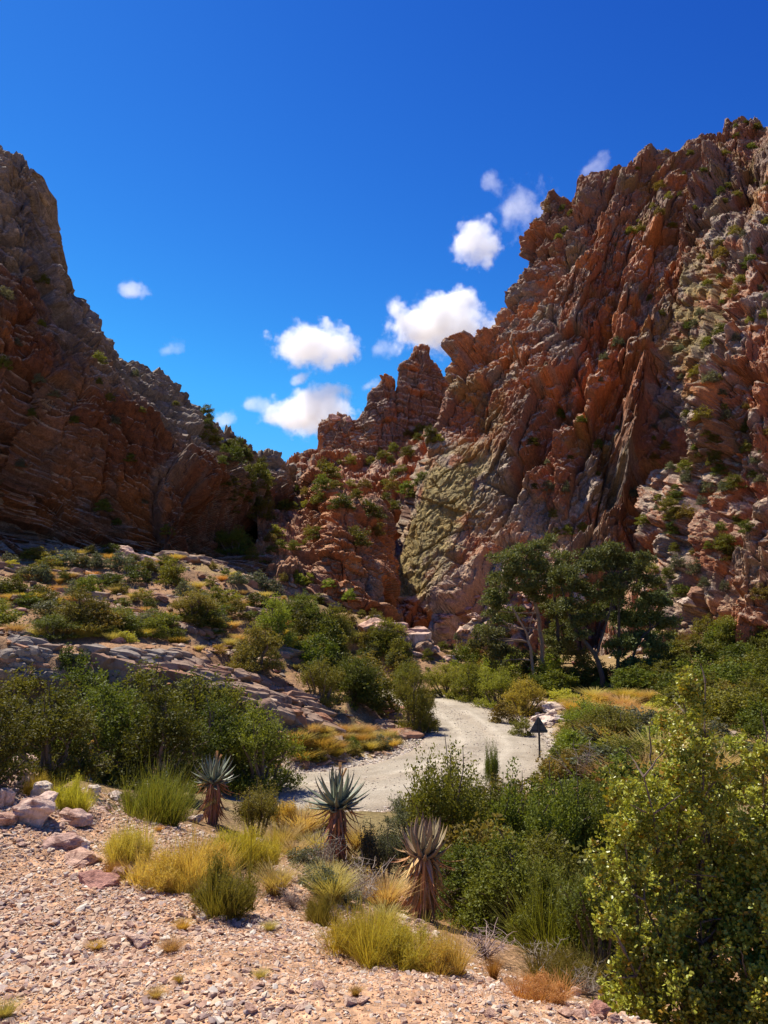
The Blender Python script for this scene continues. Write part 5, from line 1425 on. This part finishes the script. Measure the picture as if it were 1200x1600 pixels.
# ------------------------------------------------------------------ road sign, seen from behind
def road_sign(px, py, label):
    D = 29.0; b = W(px, py, D); g, _ = down(b[0], b[1]); b = Vector((b[0], b[1], g.z))
    topz = W(px, 1118, D)[2]-b.z
    e = bpy.data.objects.new('road_sign', None); COL.objects.link(e); e.location = b; tag(e, label, 'road sign')
    e.rotation_euler = (0, 0, rad(4))
    M_S = plain_material('sign_back', (0.075, 0.075, 0.08), 0.45, 0.3, 0.5, 0.15)
    M_P = plain_material('sign_post', (0.05, 0.048, 0.045), 0.6, 0.2)
    M_R = plain_material('sign_red', (0.55, 0.03, 0.03), 0.4, noise=0.05)
    M_W = plain_material('sign_white', (0.8, 0.8, 0.78), 0.4, noise=0.03)
    def tri(side, h, z0, y0, y1, nm, mt, rr=0.05):
        pts = []
        C = [(-side/2+rr*1.7, z0+rr), (side/2-rr*1.7, z0+rr), (0, z0+h-rr*2)]
        angs = [(210, 270), (270, 330+0), (30, 150)]
        for (cx, cz), (a0, a1) in zip(C, [(150, 270), (270, 390), (30, 150)]):
            for k in range(5):
                a = rad(a0+(a1-a0)*k/4); pts.append((cx+rr*math.cos(a), cz+rr*math.sin(a)))
        bm = bmesh.new(); f = bm.faces.new([bm.verts.new((x, y0, z)) for x, z in pts])
        ex = bmesh.ops.extrude_face_region(bm, geom=[f])
        bmesh.ops.translate(bm, verts=[v for v in ex['geom'] if isinstance(v, bmesh.types.BMVert)], vec=(0, y1-y0, 0))
        bmesh.ops.recalc_face_normals(bm, faces=bm.faces)
        me = bpy.data.meshes.new(nm); bm.to_mesh(me); bm.free(); me.materials.append(mt)
        return link(nm, me, e)
    h = 0.62; z0 = topz-h
    tri(0.74, h, z0, 0.0, 0.012, 'plate', M_S)
    tri(0.72, h-0.02, z0+0.01, 0.0125, 0.016, 'red_face', M_R)
    tri(0.50, h-0.20, z0+0.065, 0.0165, 0.019, 'white_panel', M_W, 0.03)
    link('post', mk('post', tubes([([(0, -0.035, -0.3), (0, -0.035, topz*0.5), (0, -0.035, topz-0.08)], 0.038, 0.038)], 12), M_P), e)
    for zz in (z0+0.07, z0+0.30):
        w = 0.30 if zz < z0+0.2 else 0.14
        bm = bmesh.new(); bmesh.ops.create_cube(bm, size=1.0)
        for v in bm.verts: v.co = Vector((v.co.x*w*2, v.co.y*0.02-0.012, v.co.z*0.035+zz))
        bmesh.ops.bevel(bm, geom=list(bm.edges), offset=0.004, segments=1, affect='EDGES')
        me = bpy.data.meshes.new('bracket'); bm.to_mesh(me); bm.free(); me.materials.append(M_P); link('bracket', me, e)
road_sign(843, 1186, 'triangular warning sign on a post beside the road, seen from its dark back')

# ------------------------------------------------------------------ gum trees
def tree(px, py, D, trunks, crown, label, seed, bark, twigs, leafmat=M_GUM, group=None, leaf=0.23):
    b = W(px, py, D); g, _ = down(b[0], b[1]); b = np.array((b[0], b[1], g.z))
    e = bpy.data.objects.new('gum_tree', None); COL.objects.link(e); e.location = b; tag(e, label, 'tree', group)
    r = random.Random(seed)
    P = []; tips = []
    for tr in trunks:      # (pixel points, radius)
        pts = [W(x, y, D+(dd if len(q) > 2 else 0))-b for q in tr[0] for (x, y, dd) in [(q+(0,))[:3]]]
        if tr[2] if len(tr) > 2 else True: pts[0][2] = min(pts[0][2], -0.3)
        t = catmull(np.array(pts), np.linspace(0, len(pts)-1, 14)); t += np.array([[r.gauss(0, .04) for _ in range(3)] for _ in range(14)])
        P.append((t, tr[1], tr[1]*0.45)); tips.append(t)
    link('trunk', mk('trunk', tubes(P, 9), bark), e)
    lb = []; B = []
    allp = np.concatenate(tips)
    for (x, y, rx, ry, dd) in crown:
        c = W(x, y, D+dd)-b; k = D/F
        lb.append((c[0], c[1], c[2], rx*k, rx*k, ry*k, rx*ry))
        top = allp[allp[:, 2] < c[2]] if (allp[:, 2] < c[2]).any() else allp
        s = top[np.argmin(((top-c)**2).sum(1))]
        B.append((wiggle(s, c, 8, 0.03, r), 0.07, 0.025))
        for _ in range(5):
            d = np.array([r.gauss(0, 1) for _ in range(3)]); d[2] = abs(d[2])*0.6; d /= np.linalg.norm(d)
            B.append((wiggle(c-np.array((0, 0, .3)), c+d*np.array(lb[-1][3:6])*0.85, 6, 0.05, r), 0.03, 0.008))
    link('branch', mk('branch', tubes(B, 5), bark), e)
    # foliage in small clumps, so that gaps show between them
    sub = []
    for l in lb:
        nsub = max(4, int(l[6]/55))
        for _ in range(nsub):
            d = np.array([r.gauss(0, 1) for _ in range(3)]); d /= np.linalg.norm(d); d[2] = d[2]*0.9
            f = r.uniform(0.45, 1.0)
            q = r.uniform(0.5, 0.95)
            sub.append((l[0]+d[0]*l[3]*f, l[1]+d[1]*l[4]*f, l[2]+d[2]*l[5]*f, q, q, q*0.65, 1))
    fo = foliage(seed, sub, twigs, 8, 0.45, leaf, 0.40, 0.2, 0.7, colvar=0.3, surf=0.4, dry=0.02, tip=1.3)
    link('crown', mk('crown', fo, leafmat), e)
tree(848, 1058, 60, [([(848,1060),(845,1000),(838,950),(826,905),(822,870)], 0.20)],
     [(825,870,32,26,0),(795,880,28,26,-1),(860,890,28,28,1),(820,910,36,24,-1),(780,915,26,24,0),(855,925,26,22,0),(770,945,20,22,0),(765,985,18,24,-1),(800,960,20,20,1),(880,880,16,20,2),(840,848,22,16,0)],
     'tall gum tree with straight pale trunk and dark crown, nearest the bright bushes', 801, M_BARK, 2900)
tree(836, 1052, 57, [([(836,1055),(828,1010),(815,975),(800,950)], 0.13), ([(820,985,0),(800,978,0),(785,968,0)], 0.06, False), ([(824,1000),(830,970),(836,950)], 0.06, False)],
     [(770,1000,16,22,0),(785,1030,24,22,0),(815,1035,24,20,1),(745,1000,10,16,0)],
     'slender gum tree with bare twisted pale branches beside the straight one', 802, M_BARK, 700)
tree(890, 1060, 63, [([(872,1062),(872,1000),(868,950),(865,900)], 0.18)],
     [(870,960,26,30,1),(880,1000,26,30,1),(860,1020,26,30,0),(900,1035,20,24,1),(890,970,22,26,2)],
     'dense dark gum tree in the shade behind the leaning one', 803, M_BARKD, 1500)
tree(942, 1080, 55, [([(942,1082),(940,1050),(928,1020),(908,995),(895,972),(885,950)], 0.20), ([(930,1025),(945,985),(955,940),(960,900)], 0.10, False)],
     [(900,905,28,24,0),(930,880,30,24,0),(965,870,34,24,1),(1000,885,26,22,0),(940,925,28,20,0),(980,910,28,24,-1),(895,950,22,24,0),(1015,905,16,16,0),(925,960,22,22,1),(875,900,18,22,1),(950,858,28,12,0),(905,985,18,16,0)],
     'leaning gum tree with a spreading flat crown, middle of the stand', 804, M_BARKD, 3100)
tree(972, 1078, 56, [([(968,1080),(966,1030),(967,970),(966,910)], 0.15), ([(978,1080),(985,1040),(1000,1000),(1020,980)], 0.13)],
     [(1010,945,30,26,0),(985,970,26,26,1),(1035,970,24,18,0),(1000,1000,28,26,0),(1030,1005,20,22,1),(975,1010,20,26,0),(1010,1040,26,20,0),(960,935,20,24,1),(985,1050,16,18,0)],
     'blackish gum tree with low hanging crown, last of the stand from the road', 805, M_BARKD, 2700)

# ------------------------------------------------------------------ rock outcrops made of separate slabs
def outcrop(path, n, label, mat, seed, size=(1.0, 2.4), thick=(0.2, 0.45), dip=(-0.1, -0.06), spread=(20, 10), name='rock_outcrop'):
    r = random.Random(seed)
    c = drop(*path[len(path)//2])[0]
    e = bpy.data.objects.new(name, None); COL.objects.link(e); e.location = c; tag(e, label, 'rock outcrop')
    for i in range(n):
        t = r.random()*(len(path)-1); k = int(t); f = t-k
        px = path[k][0]*(1-f)+path[k+1][0]*f+r.uniform(-1, 1)*spread[0]; py = path[k][1]*(1-f)+path[k+1][1]*f+r.uniform(-1, 1)*spread[1]
        loc, nor, nm = drop(px, py)
        if loc is None or nm == 'road': continue
        s = r.uniform(*size); th = r.uniform(*thick)
        put('slab', slabs[i % 8], loc-c+Vector((0, 0.15*s, r.uniform(-0.05, 0.3)*th)), (dip[1]+r.uniform(-.12, .12), -dip[0]+r.uniform(-.1, .1), r.uniform(-.45, .45)), (s, s*r.uniform(.4, .7), th/0.22), mat if r.random() < 0.75 else ST_LEDGE, e)
    return e
outcrop([(0,1015),(40,1010),(75,1045),(20,1050)], 46, 'dark grey layered outcrop cut by the picture edge above the thicket', ST_GREY, 1, (0.6, 1.6), (0.2, 0.5), spread=(20, 18))
outcrop([(125,1022),(200,1022),(270,1030)], 34, 'flat grey ledge of rock on the hillside above the thicket', ST_GREY, 2, (0.6, 1.5), (0.2, 0.4), spread=(10, 8))
outcrop([(275,1040),(340,1055),(400,1070),(460,1095),(515,1130)], 84, 'long layered brown outcrop stepping down towards the road', ST_LEDGE, 3, (0.6, 1.7), (0.2, 0.5), (-0.22, -0.08), spread=(10, 12))
outcrop([(150,1045),(260,1062),(350,1085),(440,1115),(500,1140)], 60, 'brown broken rock face under the long layered outcrop', ST_LEDGE, 13, (0.7, 1.8), (0.3, 0.7), (-0.2, -0.05), spread=(14, 12))
for _k, (_p, _n, _l) in enumerate([([(20,925),(90,935),(170,948)], 26, 'low brown ledge crossing the grassy hillside, upper of the ledges'), ([(190,965),(260,975),(330,990)], 26, 'low brown ledge in the middle of the hillside'),
    ([(10,890),(80,893),(140,900)], 20, 'pale rubbly ledge just below the dark foot of the shaded cliff'), ([(410,1010),(470,1035),(530,1065)], 26, 'brown ledge among the green bushes above the road'), ([(370,945),(430,965),(500,985)], 22, 'pale ledge between the brightest bush and the red crag')]):
    outcrop(_p, _n, _l, ST_LEDGE, 40+_k, (0.7, 2.0), (0.25, 0.6), (-0.15, -0.05), spread=(14, 5))
outcrop([(590,985),(625,1000),(665,1005)], 24, 'fallen blocks filling the foot of the dark cleft below the lichen covered slab', ST_PINK, 50, (1.6, 3.4), (0.9, 1.8), (0.1, 0.0), spread=(12, 10))
outcrop([(190,870),(235,885)], 12, 'pale and orange block of rock at the foot of the shaded cliff', ST_PINK, 4, (1.4, 2.6), (0.5, 1.0), (-0.3, 0.1), spread=(10, 6))
outcrop([(595,1120),(620,1135),(640,1145)], 34, 'red brown layered rock corner where the road bends', ST_LEDGE, 5, (1.0, 2.2), (0.3, 0.6), (0, 0.05), spread=(14, 26))
outcrop([(385,905),(430,915),(480,930),(550,955)], 54, 'band of pale broken slabs running down below the red crag', ST_LEDGE, 6, (1.2, 3.0), (0.3, 0.7), (-0.35, -0.05), spread=(14, 8))
outcrop([(270,870),(330,880)], 16, 'brown slabs below the dark foot of the shaded cliff', ST_LEDGE, 7, (1.2, 2.6), (0.3, 0.7), spread=(14, 5))

def rocks(poly, n, size, mats, label, group, seed, hz=(0.5, 1.0), gap=6, meshes=None):
    r = random.Random(seed); done = 0; tries = 0
    x0 = min(p[0] for p in poly); x1 = max(p[0] for p in poly); y0 = min(p[1] for p in poly); y1 = max(p[1] for p in poly)
    while done < n and tries < n*20:
        tries += 1
        x = r.uniform(x0, x1); y = r.uniform(y0, y1)
        if not inside(x, y, poly): continue
        loc, nor, nm = drop(x, y)
        if loc is None or nm == 'road': continue
        s = r.uniform(*size)*(0.6+0.8*r.random()**3)
        o = put('rock', (meshes or boulders)[r.randrange(8)], loc+Vector((0, 0, s*.08)), (r.uniform(-.3, .3), r.uniform(-.3, .3), r.uniform(0, 6)), (s, s*r.uniform(.6, 1), s*r.uniform(*hz)), r.choice(mats))
        w_ = size_word(s, *size); tag(o, ' '.join(('%s %s, %s' % (w_, label, near(x, y))).split()), 'rock', group); done += 1
rocks([(-10,880),(330,890),(560,990),(500,1080),(250,1010),(-10,990)], 50, (0.35, 1.0), [ST_PINK, ST_LEDGE, ST_LEDGE, ST_RED], 'loose rock on the grassy hillside', 'loose rocks on the hillside', 1, (0.3, 0.8))
rocks([(640,1040),(620,1010),(740,930),(880,840),(900,900),(820,980),(760,1040)], 75, (0.9, 2.4), [ST_WHITE, ST_PINK, ST_LEDGE, ST_PINK], 'pale block on the rubble slope', 'pale blocks on the rubble slope', 2, (0.4, 0.9))
rocks([(840,1095),(870,1100),(880,1130),(845,1140),(835,1112)], 24, (0.4, 1.0), [ST_WHITE], 'white stone in the dry gully', 'white stones in the dry gully', 3)
rocks([(930,1105),(960,1108),(955,1120),(930,1118)], 6, (0.7, 1.2), [ST_WHITE], 'white boulder on the flat', 'white boulders beyond the road sign', 4)
rocks([(970,1110),(1030,1140),(1090,1140),(1190,1165),(1190,1180),(1020,1160)], 20, (0.4, 0.9), [ST_WHITE, ST_PINK], 'pale stone in the stream bed', 'pale stones in the stream bed', 5)
rocks([(860,1030),(1050,1010),(1060,1060),(900,1080),(850,1050)], 20, (0.6, 1.6), [ST_WHITE, ST_PINK, ST_RED], 'pale rock between the gum trunks', 'rocks behind the gum trees', 6)
rocks([(880,880),(1100,880),(1110,1000),(900,1010)], 26, (1.0, 2.6), [ST_WHITE, ST_PINK, ST_LEDGE], 'pale block at the sunlit cliff foot', 'blocks at the cliff foot', 7)
rocks([(160,1285),(420,1300),(560,1400),(760,1480),(640,1460),(450,1380),(300,1300)], 26, (0.08, 0.2), [ST_WHITE, ST_PINK, ST_PURPLE], 'pale rock on the gravel crest', 'small rocks along the gravel crest', 8, (0.4, 0.8))
rocks([(-10,1190),(140,1240),(260,1290),(120,1330),(-10,1290)], 24, (0.1, 0.26), [ST_PINK, ST_PURPLE, ST_WHITE], 'broken rock around the purple rock heap', 'broken rocks around the heap', 9, (0.4, 0.8))
# two blocks perched on the spire ridge
for (px, py, w, h, lb) in [(524,650,16,12,'larger brown block perched on the low end of the spires'), (545,654,9,9,'smaller brown block perched on the low end of the spires')]:
    p = W(px, py, 152); k = 152/F
    tag(put('rock', boulders[3], p-np.array((0, 0, h*k*.2)), (0.1, 0.2, 0.5), (w*k, w*k, h*k*1.6), ST_RED), lb, 'rock')

# ------------------------------------------------------------------ clouds
def cloud_material():
    m, N, L, out = nodes('cloud_vapour')
    co = N.new('ShaderNodeTexCoord'); oi = N.new('ShaderNodeObjectInfo')
    ml = N.new('ShaderNodeMath'); ml.operation = 'MULTIPLY'; ml.inputs[1].default_value = 57.0; L.new(oi.outputs['Random'], ml.inputs[0])
    vt = N.new('ShaderNodeVectorTransform'); vt.vector_type = 'VECTOR'; vt.convert_from = 'OBJECT'; vt.convert_to = 'WORLD'
    L.new(co.outputs['Object'], vt.inputs[0])
    def nz(s, d, r):
        n = N.new('ShaderNodeTexNoise'); n.noise_dimensions = '4D'; n.inputs['Scale'].default_value = s; n.inputs['Detail'].default_value = d; n.inputs['Roughness'].default_value = r
        L.new(ml.outputs[0], n.inputs['W']); return n
    a = nz(0.019, 9, 0.64); L.new(vt.outputs[0], a.inputs['Vector'])
    ln = N.new('ShaderNodeVectorMath'); ln.operation = 'LENGTH'; L.new(co.outputs['Object'], ln.inputs[0])
    # 1.05 - r + (noise-.5)*k
    s1 = N.new('ShaderNodeMath'); s1.operation = 'MULTIPLY_ADD'; s1.inputs[1].default_value = -1.0; L.new(ln.outputs['Value'], s1.inputs[0])
    cv = N.new('ShaderNodeAttribute'); cv.attribute_type = 'OBJECT'; cv.attribute_name = 'cover'; L.new(cv.outputs['Fac'], s1.inputs[2])
    s2 = N.new('ShaderNodeMath'); s2.operation = 'MULTIPLY_ADD'; s2.inputs[1].default_value = 2.3; s2.inputs[2].default_value = -1.15; L.new(a.outputs[0], s2.inputs[0])
    s3 = N.new('ShaderNodeMath'); s3.operation = 'ADD'; L.new(s1.outputs[0], s3.inputs[0]); L.new(s2.outputs[0], s3.inputs[1])
    mr = N.new('ShaderNodeMapRange'); mr.interpolation_type = 'SMOOTHSTEP'; mr.inputs['From Min'].default_value = 0.0; mr.inputs['From Max'].default_value = 0.34
    L.new(s3.outputs[0], mr.inputs['Value'])
    at = N.new('ShaderNodeAttribute'); at.attribute_type = 'OBJECT'; at.attribute_name = 'density'
    mu = N.new('ShaderNodeMath'); mu.operation = 'MULTIPLY'; L.new(mr.outputs[0], mu.inputs[0]); L.new(at.outputs['Fac'], mu.inputs[1])
    pv = N.new('ShaderNodeVolumePrincipled'); pv.inputs['Color'].default_value = (1, 1, 1, 1); pv.inputs['Anisotropy'].default_value = 0.2
    L.new(mu.outputs[0], pv.inputs['Density']); L.new(pv.outputs[0], out.inputs['Volume'])
    return m
CM = cloud_material()
bm = bmesh.new(); bmesh.ops.create_icosphere(bm, subdivisions=3, radius=1.0)
cme = bpy.data.meshes.new('cloud'); bm.to_mesh(cme); bm.free(); cme.materials.append(CM)
CL = [(688,508,108,66,1.0,'big white cloud just above the rock spires, largest in the sky'),
 (487,541,88,46,1.0,'rounded white cloud alone above the gorge, second largest'),
 (492,648,96,54,0.9,'white cloud sitting low behind the ridge left of the spires'),
 (738,378,56,54,0.9,'compact white cloud beside the edge of the sunlit cliff, above the biggest one'),
 (211,453,34,22,0.5,'small puff of cloud alone above the slope of the shaded cliff'),
 (815,325,60,54,0.07,'thin wispy cloud touching the top of the sunlit cliff'),
 (771,285,26,38,0.09,'narrow upright wisp of cloud high beside the sunlit cliff'),
 (922,263,44,18,0.06,'faint flat wisp of cloud over the crest of the sunlit cliff'),
 (392,632,36,18,0.35,'small flat cloud low over the gorge left of the low white cloud'),
 (474,591,26,15,0.25,'tiny cloud between the rounded cloud and the low white cloud'),
 (357,655,30,20,0.15,'faint cloud puff lowest beside the shaded shoulder'),
 (595,545,34,26,0.08,'thin wisp between the rounded cloud and the biggest cloud'),
 (575,603,28,12,0.1,'tiny wisp of cloud just above the left spire'),
 (262,547,30,16,0.08,'faint wisp of cloud touching the slope of the shaded cliff'),
 (706,582,18,11,0.12,'tiny wisp of cloud between the tall spire and the sunlit cliff')]
for (px, py, rx, ry, den, lb) in CL:
    D = 1500.0; k = D/F
    o = put('cloud', cme, W(px, py, D), (0, 0, 0), (rx*k*1.05, rx*k*0.75, ry*k*1.05))
    o['density'] = den*0.04; o['cover'] = 0.74 if den > 0.3 else 0.52
    if den < 0.3: o.scale = [v*1.35 for v in o.scale]; o['density'] = den*0.13; o.rotation_euler = (0, -0.5, 0)
    tag(o, lb, 'cloud')
cy.volume_step_rate = 0.35

# ------------------------------------------------------------------ labels: neighbours that share one are told apart by their order
def _pixel_x(o):
    p = o.matrix_world.translation if o.parent else o.location
    return p.x/max(p.y, 0.1)
_by = {}
for o in COL.objects:
    if o.parent is None and 'label' in o.keys() and 'category' in o.keys(): _by.setdefault(o['label'], []).append(o)
ORD = ['leftmost', 'second from the left', 'third from the left', 'fourth from the left', 'fifth from the left', 'sixth from the left', 'seventh from the left', 'eighth from the left', 'ninth from the left']
for lb, obs in list(_by.items()):
    if 2 <= len(obs) <= 9:
        obs.sort(key=_pixel_x)
        for k, o in enumerate(obs):
            w = ORD[k] if k < len(obs)-1 else 'rightmost'
            t = lb+', '+w
            if len(t.split()) > 16: t = ' '.join(lb.split()[1:])+', '+w
            if len(t.split()) > 16: t = lb.split(',')[0]+', '+w
            o['label'] = t
for o in COL.objects:
    if 'label' in o.keys() and len(o['label'].split()) > 16: print('LONG', o['label']); o['label'] = ' '.join(o['label'].split()[:16])
